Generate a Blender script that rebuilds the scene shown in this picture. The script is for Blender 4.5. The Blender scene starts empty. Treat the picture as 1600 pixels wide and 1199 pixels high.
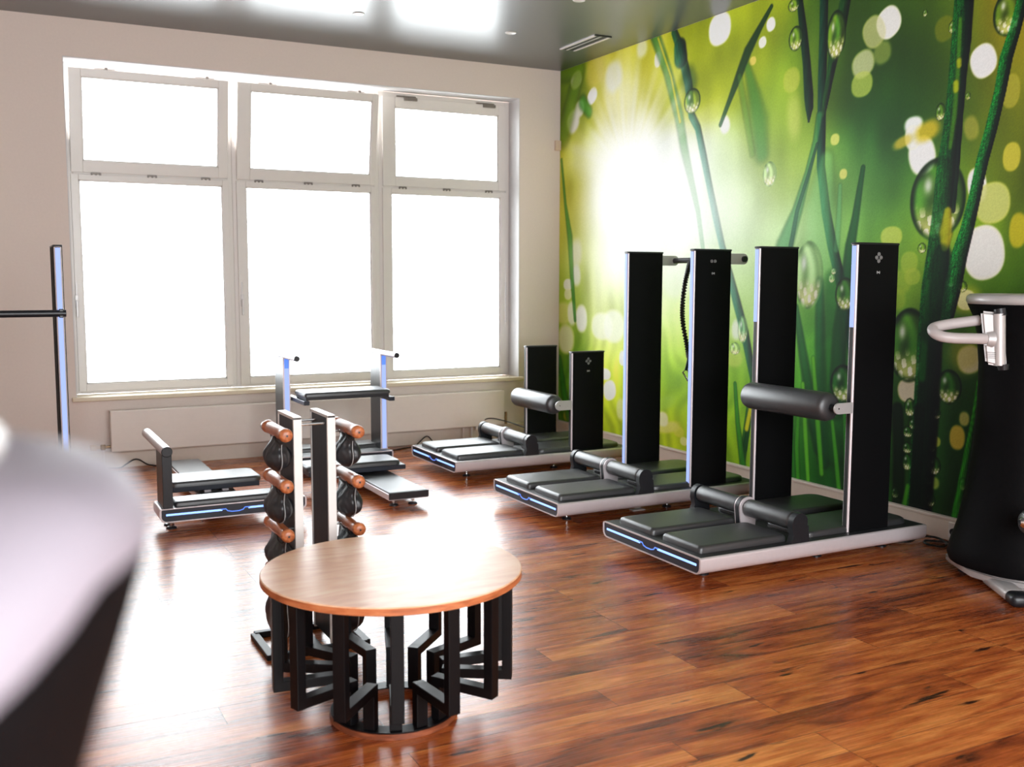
import bpy, bmesh, math, random
import numpy as np
from math import sin, cos, pi, radians
from mathutils import Vector, Matrix
random.seed(7)
D = bpy.data; C = bpy.context.scene.collection; S = bpy.context.scene

# ---------------------------------------------------------------- camera, world, lights, exposure
cam_d = D.cameras.new('camera'); cam = D.objects.new('camera', cam_d); C.objects.link(cam); S.camera = cam
cam_d.sensor_width = 36.0; cam_d.lens = 1593.84/1600*36.0; cam_d.clip_start = 0.02; cam_d.clip_end = 100
YAW, PITCH, ROLL = 0.474851, 0.1022245, 0.0020983
_f = Vector((sin(YAW)*cos(PITCH), cos(YAW)*cos(PITCH), -sin(PITCH)))
_r = Vector((cos(YAW), -sin(YAW), 0)); _u = _r.cross(_f)
_r2 = _r*cos(ROLL)+_u*sin(ROLL); _u2 = -_r*sin(ROLL)+_u*cos(ROLL)
CAM = Vector((-4.75077, -8.28430, 1.45))
cam.matrix_world = Matrix(((_r2.x, _u2.x, -_f.x, CAM.x), (_r2.y, _u2.y, -_f.y, CAM.y), (_r2.z, _u2.z, -_f.z, CAM.z), (0, 0, 0, 1)))
cam_d.dof.use_dof = True; cam_d.dof.focus_distance = 5.0; cam_d.dof.aperture_fstop = 3.2

w = D.worlds.new('sky'); S.world = w; w.use_nodes = True
w.node_tree.nodes['Background'].inputs[0].default_value = (0.93, 0.97, 1.0, 1)
w.node_tree.nodes['Background'].inputs[1].default_value = 14.0
S.view_settings.view_transform = 'Standard'; S.view_settings.look = 'None'
S.view_settings.gamma = 1.0; S.view_settings.use_curve_mapping = False
S.view_settings.exposure = 0.0
def portal(name, loc, rot, sx, sy):
    l = D.lights.new(name, 'AREA'); l.shape = 'RECTANGLE'; l.size = sx; l.size_y = sy; l.cycles.is_portal = True
    o = D.objects.new(name, l); o.location = loc; o.rotation_euler = rot; C.objects.link(o)
portal('daylight_window', (-2.3, 0.45, 1.8), (-pi/2, 0, 0), 3.9, 2.6)
portal('daylight_rear', (-3.6, -10.15, 1.75), (pi/2, 0, 0), 3.8, 2.6)

# ---------------------------------------------------------------- materials
def nt(name):
    m = D.materials.new(name); m.use_nodes = True
    n = m.node_tree.nodes; return m, n, m.node_tree.links, n['Principled BSDF']
def mat(name, col, rough=.5, metal=0, em=None, es=0, noise=.06, nscale=30, bump=0, bscale=200, spec=.5, coat=0, stretch=None):
    m, n, l, b = nt(name)
    b.inputs['Base Color'].default_value = (*col, 1); b.inputs['Roughness'].default_value = rough
    b.inputs['Metallic'].default_value = metal; b.inputs['Specular IOR Level'].default_value = spec
    b.inputs['Coat Weight'].default_value = coat
    tc = n.new('ShaderNodeTexCoord'); mp = n.new('ShaderNodeMapping'); l.new(tc.outputs['Object'], mp.inputs[0])
    if stretch: mp.inputs['Scale'].default_value = stretch
    if noise:
        t = n.new('ShaderNodeTexNoise'); t.inputs['Scale'].default_value = nscale; t.inputs['Detail'].default_value = 4
        l.new(mp.outputs[0], t.inputs['Vector'])
        r = n.new('ShaderNodeMapRange'); r.inputs[3].default_value = 1-noise; r.inputs[4].default_value = 1+noise
        l.new(t.outputs[0], r.inputs[0])
        mx = n.new('ShaderNodeVectorMath'); mx.operation = 'SCALE'; mx.inputs[0].default_value = col
        l.new(r.outputs[0], mx.inputs['Scale']); l.new(mx.outputs[0], b.inputs['Base Color'])
    if bump:
        t2 = n.new('ShaderNodeTexNoise'); t2.inputs['Scale'].default_value = bscale; t2.inputs['Detail'].default_value = 3
        l.new(mp.outputs[0], t2.inputs['Vector'])
        bp = n.new('ShaderNodeBump'); bp.inputs['Strength'].default_value = bump; bp.inputs['Distance'].default_value = .002
        l.new(t2.outputs[0], bp.inputs['Height']); l.new(bp.outputs[0], b.inputs['Normal'])
    if em:
        b.inputs['Emission Color'].default_value = (*em, 1); b.inputs['Emission Strength'].default_value = es
    return m
def srgb(r, g, b):
    f = lambda c: (c/255/12.92 if c/255 <= .04045 else ((c/255+.055)/1.055)**2.4)
    return (f(r), f(g), f(b))

M = {}
M['wall'] = mat('plaster_wall', srgb(226, 211, 202), .8, noise=.04, nscale=60, bump=.25, bscale=260)
M['ceiling'] = mat('dark_lacquer_ceiling', (.085, .088, .085), .30, noise=.1, nscale=3, bump=.12, bscale=120, spec=.95)
M['white'] = mat('white_gloss_paint', (.74, .69, .65), .35, noise=.02)
M['reveal'] = mat('white_plaster_reveal', (.66, .64, .64), .7, noise=.03)
M['sill'] = mat('cream_sill_board', srgb(222, 205, 178), .45, noise=.05)
M['base'] = mat('cream_baseboard', srgb(220, 205, 190), .5, noise=.05)
M['rad'] = mat('radiator_enamel', srgb(228, 215, 205), .4, noise=.03)
M['alu'] = mat('brushed_aluminium', (.70, .625, .64), .36, .35, noise=.05, nscale=40)
M['alu2'] = mat('satin_silver_plastic', (.54, .51, .50), .38, .3, noise=.05)
M['chrome'] = mat('chrome', (.8, .8, .8), .15, 1, noise=.02)
M['black'] = mat('black_textured_cladding', (.003, .003, .0035), .65, noise=.4, nscale=300, bump=.3, bscale=500, spec=.12)
M['cap'] = mat('black_plastic', (.012, .013, .016), .35, noise=.2, nscale=80)
M['slot'] = mat('black_rubber_slot', (.01, .01, .01), .55, noise=.1)
M['pad'] = mat('charcoal_vinyl_pad', (.034, .034, .036), .36, noise=.15, nscale=120, bump=.35, bscale=450, spec=.95)
M['deck'] = mat('dark_deck', (.022, .023, .025), .45, noise=.2, nscale=150, bump=.2, bscale=400)
M['dark'] = mat('dark_navy_plastic', (.010, .014, .026), .4, noise=.1)
M['led'] = mat('led_strip_blue', (.1, .14, .3), .5, em=(.40, .52, .98), es=.95, noise=0, spec=.2)
M['ledf'] = mat('led_strip_bright', (.1, .14, .3), .4, em=(.24, .42, 1.0), es=2.0, noise=0)
M['ledtop'] = mat('led_strip_deep_blue', (.05, .1, .3), .5, em=(.12, .27, .95), es=1.0, noise=0, spec=.2)
M['icon'] = mat('icon_print', (.7, .7, .7), .5, noise=.05)
M['lamp'] = mat('lamp_glass', (.9, .9, .9), .3, em=(1, .95, .85), es=6, noise=0)
M['bag'] = mat('black_leather', (.012, .012, .014), .42, noise=.3, nscale=40, bump=.6, bscale=60, spec=.6)
M['thread'] = mat('grey_chain_thread', (.3, .3, .3), .5, noise=.1)
M['cord'] = mat('black_cord', (.01, .01, .01), .5, noise=.1)
M['strap'] = mat('black_green_strap', (.005, .05, .035), .6, noise=.3)
M['metal_black'] = mat('black_painted_steel', (.003, .0025, .003), .42, noise=.2, nscale=60, spec=.2)
M['brass'] = mat('brass_valve', (.35, .22, .1), .4, .7, noise=.1)
M['hw'] = mat('dark_shaded_window_hardware', (.22, .19, .17), .45, .5, noise=.2)  # dark hinge metal; on the stays the dark tone paints in shadow
M['sensorm'] = mat('beige_plastic', srgb(215, 190, 168), .5, noise=.04)
M['tower'] = mat('black_tower_shell', (.003, .003, .0035), .6, noise=.3, nscale=200, bump=.25, bscale=400, spec=.07)
M['shellw'] = mat('white_shell', (.47, .42, .41), .38, noise=.03)
M['lid'] = mat('lilac_grey_shell', (.22, .19, .215), .55, noise=.03, spec=.3)

def wood(name, c0, c1, c2, rough, scale=(1, 12, 12), coat=0.0, k=1.0):
    m, n, l, b = nt(name)
    tc = n.new('ShaderNodeTexCoord'); mp = n.new('ShaderNodeMapping'); mp.inputs['Scale'].default_value = scale
    l.new(tc.outputs['Object'], mp.inputs[0])
    t = n.new('ShaderNodeTexNoise'); t.inputs['Scale'].default_value = 3.5*k; t.inputs['Detail'].default_value = 8; t.inputs['Distortion'].default_value = .6
    l.new(mp.outputs[0], t.inputs['Vector'])
    r = n.new('ShaderNodeValToRGB'); e = r.color_ramp.elements
    e[0].position = .3; e[0].color = (*c0, 1); e[1].position = .7; e[1].color = (*c2, 1)
    x = e.new(.5); x.color = (*c1, 1)
    l.new(t.outputs[0], r.inputs[0]); l.new(r.outputs[0], b.inputs['Base Color'])
    b.inputs['Roughness'].default_value = rough; b.inputs['Coat Weight'].default_value = coat
    bp = n.new('ShaderNodeBump'); bp.inputs['Strength'].default_value = .15; bp.inputs['Distance'].default_value = .001
    l.new(t.outputs[0], bp.inputs['Height']); l.new(bp.outputs[0], b.inputs['Normal'])
    return m
M['oak'] = wood('warm_oak_top', srgb(218, 156, 116), srgb(234, 182, 142), srgb(242, 204, 168), .37, (1.6, 7, 10), .0)
M['oak_edge'] = wood('oak_edge', srgb(150, 80, 42), srgb(178, 100, 58), srgb(196, 122, 76), .45, (4, 4, 20))
M['ring'] = wood('stained_oak_ring', srgb(92, 46, 28), srgb(120, 62, 38), srgb(150, 84, 54), .4, (4, 4, 20))
M['beech'] = wood('orange_beech', srgb(145, 76, 42), srgb(172, 98, 58), srgb(200, 126, 82), .35, (20, 3, 20))
M['ash'] = wood('black_stained_ash', (.006, .007, .009), (.018, .020, .023), (.035, .038, .042), .5, (60, 60, 2))

def floor_mat():
    m, n, l, b = nt('plank_floor')
    tc = n.new('ShaderNodeTexCoord')
    br = n.new('ShaderNodeTexBrick'); br.offset = .37; br.offset_frequency = 3; br.squash = 1
    br.inputs['Scale'].default_value = 1; br.inputs['Brick Width'].default_value = 1.22; br.inputs['Row Height'].default_value = .152
    br.inputs['Mortar Size'].default_value = .0012; br.inputs['Mortar Smooth'].default_value = .2; br.inputs['Bias'].default_value = 0
    br.inputs['Color1'].default_value = (0, 0, 0, 1); br.inputs['Color2'].default_value = (1, 1, 1, 1); br.inputs['Mortar'].default_value = (.5, .5, .5, 1)
    l.new(tc.outputs['Object'], br.inputs['Vector'])
    # shift the grain per plank
    sep = n.new('ShaderNodeSeparateColor'); l.new(br.outputs['Color'], sep.inputs[0])
    off = n.new('ShaderNodeCombineXYZ')
    mu = n.new('ShaderNodeMath'); mu.operation = 'MULTIPLY'; mu.inputs[1].default_value = 37; l.new(sep.outputs[0], mu.inputs[0]); l.new(mu.outputs[0], off.inputs[0]); l.new(mu.outputs[0], off.inputs[2])
    ad = n.new('ShaderNodeVectorMath'); l.new(tc.outputs['Object'], ad.inputs[0]); l.new(off.outputs[0], ad.inputs[1])
    def noise(sc, detail, scale, dist=0.0):
        mp = n.new('ShaderNodeMapping'); mp.inputs['Scale'].default_value = sc; l.new(ad.outputs[0], mp.inputs[0])
        t = n.new('ShaderNodeTexNoise'); t.inputs['Scale'].default_value = scale; t.inputs['Detail'].default_value = detail; t.inputs['Distortion'].default_value = dist
        l.new(mp.outputs[0], t.inputs['Vector']); return t
    g = noise((1.1, 7.5, 1), 8, 2.2, .9)
    r = n.new('ShaderNodeValToRGB'); e = r.color_ramp.elements
    e[0].position = .24; e[0].color = (*srgb(84, 36, 20), 1); e[1].position = .78; e[1].color = (*srgb(222, 142, 74), 1)
    for p_, c_ in ((.38, (140, 66, 32)), (.50, (176, 90, 42)), (.62, (198, 114, 56))):
        x = e.new(p_); x.color = (*srgb(*c_), 1)
    mxv = n.new('ShaderNodeMath'); mxv.operation = 'MULTIPLY_ADD'; mxv.inputs[1].default_value = .2; mxv.inputs[2].default_value = -.09
    l.new(sep.outputs[0], mxv.inputs[0])
    a2 = n.new('ShaderNodeMath'); l.new(g.outputs[0], a2.inputs[0]); l.new(mxv.outputs[0], a2.inputs[1]); l.new(a2.outputs[0], r.inputs[0])
    # dark knots and mineral streaks
    kn = noise((2.2, 11, 1), 5, 1.9, .3)
    kr = n.new('ShaderNodeMapRange'); kr.inputs[1].default_value = .64; kr.inputs[2].default_value = .72; l.new(kn.outputs[0], kr.inputs[0])
    fine = noise((2, 60, 1), 6, 3)
    fr = n.new('ShaderNodeMapRange'); fr.inputs[1].default_value = .3; fr.inputs[2].default_value = .7; fr.inputs[3].default_value = .72; fr.inputs[4].default_value = 1.15; l.new(fine.outputs[0], fr.inputs[0])
    sc_ = n.new('ShaderNodeVectorMath'); sc_.operation = 'SCALE'; l.new(r.outputs[0], sc_.inputs[0]); l.new(fr.outputs[0], sc_.inputs['Scale'])
    mk = n.new('ShaderNodeMix'); mk.data_type = 'RGBA'; l.new(kr.outputs[0], mk.inputs['Factor']); l.new(sc_.outputs[0], mk.inputs[6]); mk.inputs[7].default_value = (*srgb(52, 26, 18), 1)
    mm = n.new('ShaderNodeMix'); mm.data_type = 'RGBA'; l.new(br.outputs['Fac'], mm.inputs['Factor']); l.new(mk.outputs[2], mm.inputs[6]); mm.inputs[7].default_value = (*srgb(70, 34, 22), 1)
    l.new(mm.outputs[2], b.inputs['Base Color'])
    rr = n.new('ShaderNodeMapRange'); rr.inputs[3].default_value = .20; rr.inputs[4].default_value = .34; l.new(fine.outputs[0], rr.inputs[0]); l.new(rr.outputs[0], b.inputs['Roughness'])
    b.inputs['Specular IOR Level'].default_value = .5
    bp = n.new('ShaderNodeBump'); bp.inputs['Strength'].default_value = .25; bp.inputs['Distance'].default_value = .0015
    bp2 = n.new('ShaderNodeBump'); bp2.invert = True; bp2.inputs['Strength'].default_value = .6; bp2.inputs['Distance'].default_value = .0015
    l.new(fine.outputs[0], bp.inputs['Height']); l.new(br.outputs['Fac'], bp2.inputs['Height']); l.new(bp.outputs[0], bp2.inputs['Normal']); l.new(bp2.outputs[0], b.inputs['Normal'])
    return m
M['floor'] = floor_mat()

def pane_mat():
    # clear film-covered pane: mostly see-through with a little diffusion and a reflection
    m, n, l, b = nt('window_pane'); n.remove(b)
    t = n.new('ShaderNodeBsdfTransparent'); t.inputs[0].default_value = (.97, .98, .98, 1)
    g = n.new('ShaderNodeBsdfGlossy'); g.inputs['Roughness'].default_value = .05
    tr = n.new('ShaderNodeBsdfTranslucent'); tr.inputs[0].default_value = (.9, .92, .92, 1)
    fr = n.new('ShaderNodeFresnel'); fr.inputs[0].default_value = 1.3
    m1 = n.new('ShaderNodeMixShader'); m1.inputs[0].default_value = .15; l.new(t.outputs[0], m1.inputs[1]); l.new(tr.outputs[0], m1.inputs[2])
    m2 = n.new('ShaderNodeMixShader'); l.new(fr.outputs[0], m2.inputs[0]); l.new(m1.outputs[0], m2.inputs[1]); l.new(g.outputs[0], m2.inputs[2])
    l.new(m2.outputs[0], n['Material Output'].inputs[0]); return m
M['pane'] = pane_mat()

# ---------------------------------------------------------------- mesh helpers
def link(name, bm, m, parent=None, smooth=None, loc=None, rot=None):
    bmesh.ops.recalc_face_normals(bm, faces=bm.faces)
    me = D.meshes.new(name); bm.to_mesh(me); bm.free()
    if isinstance(m, (list, tuple)):
        for x in m: me.materials.append(x)
    else: me.materials.append(m)
    o = D.objects.new(name, me); C.objects.link(o)
    if parent: o.parent = parent
    if loc: o.location = loc
    if rot: o.rotation_euler = rot
    if smooth is not None:
        me.shade_smooth()
        for e in bm_sharp(me, smooth): pass
    return o
def bm_sharp(me, ang):
    try: me.set_sharp_from_angle(angle=radians(ang))
    except Exception: pass
    return ()
def BM(): return bmesh.new()
def box(bm, x0, x1, y0, y1, z0, z1, bev=0, seg=2, mtx=None):
    r = bmesh.ops.create_cube(bm, size=1); vs = r['verts']
    for v in vs:
        v.co = Vector((x0+(v.co.x+.5)*(x1-x0), y0+(v.co.y+.5)*(y1-y0), z0+(v.co.z+.5)*(z1-z0)))
    if bev:
        es = list({e for v in vs for e in v.link_edges})
        q = bmesh.ops.bevel(bm, geom=es, offset=bev, segments=seg, affect='EDGES', profile=.5)
        vs = list({v for f in q['faces'] for v in f.verts} | {v for v in vs if v.is_valid})
    if mtx: bmesh.ops.transform(bm, matrix=mtx, verts=vs)
    return vs
def prism(bm, pts, axis, a0, a1):
    """extrude closed 2D outline pts along axis ('x','y','z')"""
    def P(u, v, a): return {'x': (a, u, v), 'y': (u, a, v), 'z': (u, v, a)}[axis]
    A = [bm.verts.new(P(u, v, a0)) for u, v in pts]; B = [bm.verts.new(P(u, v, a1)) for u, v in pts]
    n = len(pts)
    bm.faces.new(A); bm.faces.new(B[::-1])
    for i in range(n): bm.faces.new((A[i], A[(i+1) % n], B[(i+1) % n], B[i]))
    return A+B
def rrect(u0, u1, v0, v1, r, n=5):
    """rounded rect outline; r = radius or (bl,br,tr,tl)"""
    if not isinstance(r, tuple): r = (r,)*4
    o = []
    for (cx, cy, rr, a0) in ((u0+r[0], v0+r[0], r[0], pi), (u1-r[1], v0+r[1], r[1], 1.5*pi), (u1-r[2], v1-r[2], r[2], 0), (u0+r[3], v1-r[3], r[3], .5*pi)):
        for i in range(n+1):
            a = a0+i/n*pi/2; o.append((cx+rr*cos(a), cy+rr*sin(a)))
    return o
def tube(bm, pts, r, seg=12, closed=False, cap=True):
    pts = [Vector(p) for p in pts]; n = len(pts); rs = r if isinstance(r, (list, tuple)) else [r]*n
    rings = []; prev = None
    for i, p in enumerate(pts):
        a = pts[(i-1) % n] if (closed or i > 0) else p; b = pts[(i+1) % n] if (closed or i < n-1) else p
        t = (b-a).normalized()
        if prev is None:
            up = Vector((0, 0, 1)) if abs(t.z) < .9 else Vector((1, 0, 0)); x = t.cross(up).normalized()
        else:
            x = (prev-t*prev.dot(t)).normalized()
        prev = x; y = t.cross(x)
        rings.append([bm.verts.new(p+(x*cos(2*pi*k/seg)+y*sin(2*pi*k/seg))*rs[i]) for k in range(seg)])
    m = n if closed else n-1
    for i in range(m):
        A, B = rings[i], rings[(i+1) % n]
        for k in range(seg): bm.faces.new((A[k], A[(k+1) % seg], B[(k+1) % seg], B[k]))
    if cap and not closed:
        bm.faces.new(rings[0][::-1]); bm.faces.new(rings[-1])
def lathe(bm, prof, seg=32, cx=0, cy=0, cz=0, axis='z'):
    rings = []
    for r, h in prof:
        ring = []
        for k in range(seg):
            a = 2*pi*k/seg; u, v = r*cos(a), r*sin(a)
            c = {'z': (cx+u, cy+v, cz+h), 'y': (cx+u, cy+h, cz+v), 'x': (cx+h, cy+u, cz+v)}[axis]
            ring.append(bm.verts.new(c))
        rings.append(ring)
    for A, B in zip(rings, rings[1:]):
        for k in range(seg): bm.faces.new((A[k], A[(k+1) % seg], B[(k+1) % seg], B[k]))
    bm.faces.new(rings[0][::-1]); bm.faces.new(rings[-1])
def smoothcurve(pts, n=8):
    pts = [Vector(p) for p in pts]; o = []
    P = [pts[0]]+pts+[pts[-1]]
    for i in range(1, len(P)-2):
        a, b, c, d = P[i-1], P[i], P[i+1], P[i+2]
        for k in range(n):
            t = k/n
            o.append(.5*((2*b)+(-a+c)*t+(2*a-5*b+4*c-d)*t*t+(-a+3*b-3*c+d)*t**3))
    o.append(pts[-1]); return o
def tag(o, label, cat, group=None):
    o['label'] = label; o['category'] = cat
    if group: o['group'] = group
    return o
def thing(name, label, cat, loc=(0, 0, 0), rz=0, group=None):
    o = D.objects.new(name, None); o.empty_display_size = .1; C.objects.link(o); o.location = loc; o.rotation_euler = (0, 0, rz)
    return tag(o, label, cat, group)
def struct(o):
    o['kind'] = 'structure'; return o
def copy_tree(o, parent=None):
    c = o.copy(); C.objects.link(c)
    if parent: c.parent = parent
    for ch in [x for x in D.objects if x.parent == o]: copy_tree(ch, c)
    return c

# ---------------------------------------------------------------- the room
XL, YB, HC = -6.6, -10.0, 3.336
b = BM(); box(b, XL, 0, YB, 0, -.1, 0); struct(link('floor', b, M['floor']))
b = BM(); box(b, XL-.2, .2, YB-.2, .35, HC, HC+.15); struct(link('ceiling', b, M['ceiling']))
b = BM(); box(b, 0, .2, YB, .35, -.1, HC); struct(link('wall_right', b, M['wall']))
b = BM(); box(b, XL-.2, XL, YB, .35, -.1, HC); struct(link('wall_left', b, M['wall']))
WX0, WX1, WZ0, WZ1 = -4.18, -.42, .54, 3.06
b = BM()
box(b, XL, WX0, 0, .35, -.1, HC); box(b, WX1, 0, 0, .35, -.1, HC)
box(b, WX0, WX1, 0, .35, -.1, WZ0); box(b, WX0, WX1, 0, .35, WZ1, HC)
struct(link('wall_window', b, M['wall']))
b = BM()   # white lining of the window opening
box(b, WX0, WX0+.006, -.001, .2, WZ0, WZ1); box(b, WX1-.006, WX1, -.001, .2, WZ0, WZ1); box(b, WX0, WX1, -.001, .2, WZ1-.006, WZ1)
struct(link('trim_1', b, M['reveal']))
b = BM(); box(b, XL, -4.62, -.035, 0, 0, HC); struct(link('trim_2', b, M['wall']))
b = BM()
box(b, XL, -5.5, YB-.2, YB, -.1, HC); box(b, -1.7, 0, YB-.2, YB, -.1, HC); box(b, -5.5, -1.7, YB-.2, YB, -.1, .45); box(b, -5.5, -1.7, YB-.2, YB, 3.05, HC)
for x in (-4.2, -3.0): box(b, x-.04, x+.04, YB-.15, YB-.05, .45, 3.05)
struct(link('wall_rear', b, M['wall']))
b = BM(); box(b, WX0-.03, WX1+.03, -.055, .2, WZ0-.016, WZ0+.016, .006); struct(link('trim_3', b, M['sill']))
# baseboards
def baseboard(name, pts_box):
    b = BM()
    for q in pts_box: box(b, *q, .004)
    return struct(link(name, b, M['base']))
baseboard('baseboard_window', [(-4.60, -.004, -.030, 0, 0, .115), (-4.60, -.004, -.038, 0, .115, .13)])
baseboard('baseboard_right', [(-.028, 0, YB, -.002, 0, .112), (-.034, 0, YB, -.002, .112, .13)])

# windows --------------------------------------------------------
FY = .20   # room face of the window frame
def window(n, x0, x1, glow, gup, tilt, handle_x):
    fr = BM()
    zt = 3.05; zb = WZ0+.016
    box(fr, x0, x0+.045, FY, FY+.07, zb, zt, .004); box(fr, x1-.045, x1, FY, FY+.07, zb, zt, .004)
    box(fr, x0+.045, x1-.045, FY, FY+.07, zt-.04, zt, .004); box(fr, x0+.045, x1-.045, FY, FY+.07, zb, zb+.03, .004)
    box(fr, x0+.045, x1-.045, FY, FY+.07, 2.205, 2.26, .004)
    root = struct(link('window_%d' % n, fr, M['white']))
    def sash(nm, a0, a1, z0, z1, gx0, gx1, gz0, gz1, rotx=0):
        b = BM()
        T = .05
        oy = -.018
        for q in ((a0, gx0, z0, z1), (gx1, a1, z0, z1), (gx0, gx1, z0, gz0), (gx0, gx1, gz1, z1)):
            box(b, q[0]-0, q[1], oy, T+oy, q[2]-z0, q[3]-z0, .003)
        for q in ((gx0-.002, gx0+.008, gz0, gz1), (gx1-.008, gx1+.002, gz0, gz1), (gx0, gx1, gz0-.002, gz0+.008), (gx0, gx1, gz1-.008, gz1+.002)):
            box(b, q[0], q[1], oy+.012, T+oy-.01, q[2]-z0, q[3]-z0)
        s = link(nm, b, M['white'], root, loc=(0, FY, z0), rot=(rotx, 0, 0))
        g = BM(); box(g, gx0-.004, gx1+.004, T/2+oy-.003, T/2+oy+.003, gz0-z0-.004, gz1-z0+.004)
        link('pane', g, M['pane'], s)
        e = BM()   # dark glazing gasket
        for q in ((gx0+.008, gx0+.0105, gz0+.008, gz1-.008), (gx1-.0105, gx1-.008, gz0+.008, gz1-.008), (gx0+.008, gx1-.008, gz0+.008, gz0+.0105), (gx0+.008, gx1-.008, gz1-.0105, gz1-.008)):
            box(e, q[0], q[1], oy+.011, oy+.016, q[2]-z0, q[3]-z0)
        link('gasket', e, M['slot'], s)
        return s
    ls = sash('lower_sash', x0+.03, x1-.03, zb+.02, 2.235, *glow)
    us = sash('upper_sash', x0+.035, x1-.035, 2.25, 3.01, *gup, rotx=tilt)
    for k in (.17, .5, .83):
        h = BM(); xx = x0+(x1-x0)*k
        box(h, xx-.035, xx+.035, FY-.026, FY-.018, 2.238, 2.25, .002)
        for d in (-.03, 0, .03): box(h, xx+d-.006, xx+d+.006, FY-.029, FY-.018, 2.228, 2.245, .002)
        link('hinge', h, M['hw'], root)
    for k in (.2, .8):   # stays at the top
        h = BM(); xx = x0+(x1-x0)*k
        if tilt:
            box(h, xx-.02, xx+.13, FY-.006, FY, 3.018, 3.03, .002); box(h, xx+.05, xx+.06, FY-.10, FY, 3.012, 3.02, .002)
            lathe(h, [(.012, 0), (.012, .02)], 10, xx+.055, FY-.1, 3.0)
        else:
            box(h, xx-.09, xx+.09, FY-.03, FY-.018, 3.012, 3.024, .003)
            box(h, xx-.02, xx+.10, FY-.04, FY-.018, 2.985, 3.012, .003)
        link('window_stay', h, M['hw'], root)
    if handle_x:
        h = BM(); lathe(h, [(.014, 0), (.014, .012)], 12, handle_x, FY-.030, 1.27, 'y')
        box(h, handle_x-.012, handle_x+.012, FY-.022, FY-.016, 1.22, 1.32, .002)
        box(h, handle_x-.008, handle_x+.008, FY-.05, FY-.038, 1.15, 1.28, .003)
        box(h, handle_x-.006, handle_x+.006, FY-.04, FY-.02, 1.26, 1.28)
        box(h, handle_x-.005, handle_x+.005, FY-.022, FY-.018, 1.32, 1.42, .001)
        link('handle', h, M['alu2'], root)
    return root
window(1, -4.174, -2.94, (-4.09, -3.02, .634, 2.19), (-4.055, -3.05, 2.335, 2.95), radians(8.5), -4.135)
window(2, -2.94, -1.69, (-2.835, -1.765, .634, 2.19), (-2.80, -1.775, 2.335, 2.95), radians(8.5), -2.885)
window(3, -1.69, -.426, (-1.58, -.52, .634, 2.19), (-1.54, -.54, 2.33, 2.925), 0, None)
b = BM(); tube(b, [(-.468, FY-.015, 1.05), (-.468, FY-.015, 1.42)], .007, 8); tube(b, [(-.468, FY-.015, 1.42), (-.468, FY-.01, 3.0)], .004, 8)
o = link('opener_rod', b, M['alu2']); tag(o, 'thin grey opener rod down the right edge of the window', 'window rod')

# wiring duct / sensor ------------------------------------------
b = BM(); box(b, -.062, -.006, -.03, 0, 2.62, 2.71, .004); box(b, -.05, -.018, -.034, -.03, 2.64, 2.67, .001)
tag(link('wall_sensor', b, M['sensorm']), 'small beige sensor box high in the corner by the green mural', 'sensor')

# radiator -------------------------------------------------------
rd = thing('radiator', 'long cream panel radiator below the window', 'radiator', (-2.3, -.09, .14))
b = BM()
box(b, -1.66, 1.66, -.05, -.03, 0, .31, .006); box(b, -1.66, 1.66, .02, .035, 0, .31, .006); box(b, -1.66, 1.66, -.04, .03, .30, .312, .003); box(b, -1.66, -1.652, -.045, .03, 0, .31); box(b, 1.652, 1.66, -.045, .03, 0, .31)
for k in (.07, .145, .22): box(b, -1.65, 1.65, -.0512, -.049, k, k+.003)
link('panel', b, M['rad'], rd)
for x in (-.95, .0, .95): 
    b = BM(); box(b, x-.02, x+.02, .035, .06, .02, .28); link('bracket', b, M['rad'], rd)
for sx in (-1, 1):
    b = BM()
    if sx < 0:
        tube(b, [(-1.66, 0, .035), (-1.73, 0, .035)], .011, 10); lathe(b, [(.018, -.02), (.02, 0), (.018, .02)], 12, -1.715, 0, .035)
    else:
        tube(b, [(1.66, 0, .06), (1.70, 0, .06)], .010, 10); tube(b, [(1.70, 0, .11), (1.70, 0, .0)], .013, 10)
    link('valve', b, M['brass'], rd)
b = BM(); tube(b, [(-1.715, 0, .03), (-1.715, 0, -.138)], .009, 10); lathe(b, [(.035, -.14), (.033, -.13), (.012, -.118)], 16, -1.715, 0, 0); link('pipe', b, M['rad'], rd)
b = BM(); tube(b, [(-1.735, 0, .035), (-1.76, 0, .035)], .013, 12); tube(b, [(-1.76, 0, .035), (-1.775, 0, .035), (-1.80, 0, .035), (-1.805, 0, .035)], [.02, .024, .024, .02], 14); link('thermostat_knob', b, M['sensorm'], rd)
for x in (1.28, 1.36):
    b = BM(); tube(b, [(x, .01, .0), (x, .01, -.138)], .009, 10); link('pipe', b, M['rad'], rd)
b = BM(); lathe(b, [(.014, -.03), (.014, 0)], 12, 1.40, -.02, 0); link('drain_cap', b, M['white'], rd)

# ceiling lights and vent ---------------------------------------
def downlight(x, y, label, first=[None]):
    if first[0] is None:
        r = thing('ceiling_spotlight', label, 'ceiling light', (x, y, HC))
        b = BM(); lathe(b, [(.034, -.004), (.040, -.006), (.044, 0), (.034, 0)], 24); link('trim_ring', b, M['alu2'], r, smooth=40)
        b = BM(); lathe(b, [(.030, -.0035), (.033, -.001), (.033, 0)], 20); link('lens', b, M['lamp'], r)
        first[0] = r
    else:
        r = copy_tree(first[0]); r.location = (x, y, HC)
    r['label'] = label; r['group'] = 'recessed ceiling spotlights'
    return r
downlight(-2.293, -1.09, 'small lit recessed ceiling spotlight above the middle window pane')
downlight(-1.069, -1.09, 'small lit recessed ceiling spotlight nearest the slotted air vent')
downlight(-1.078, -2.125, 'small lit recessed ceiling spotlight cut by the top edge of the photo')
vt = thing('ceiling_vent', 'long narrow black and silver air vent slot in the dark ceiling', 'vent', (-.385, -1.055, HC))
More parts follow.
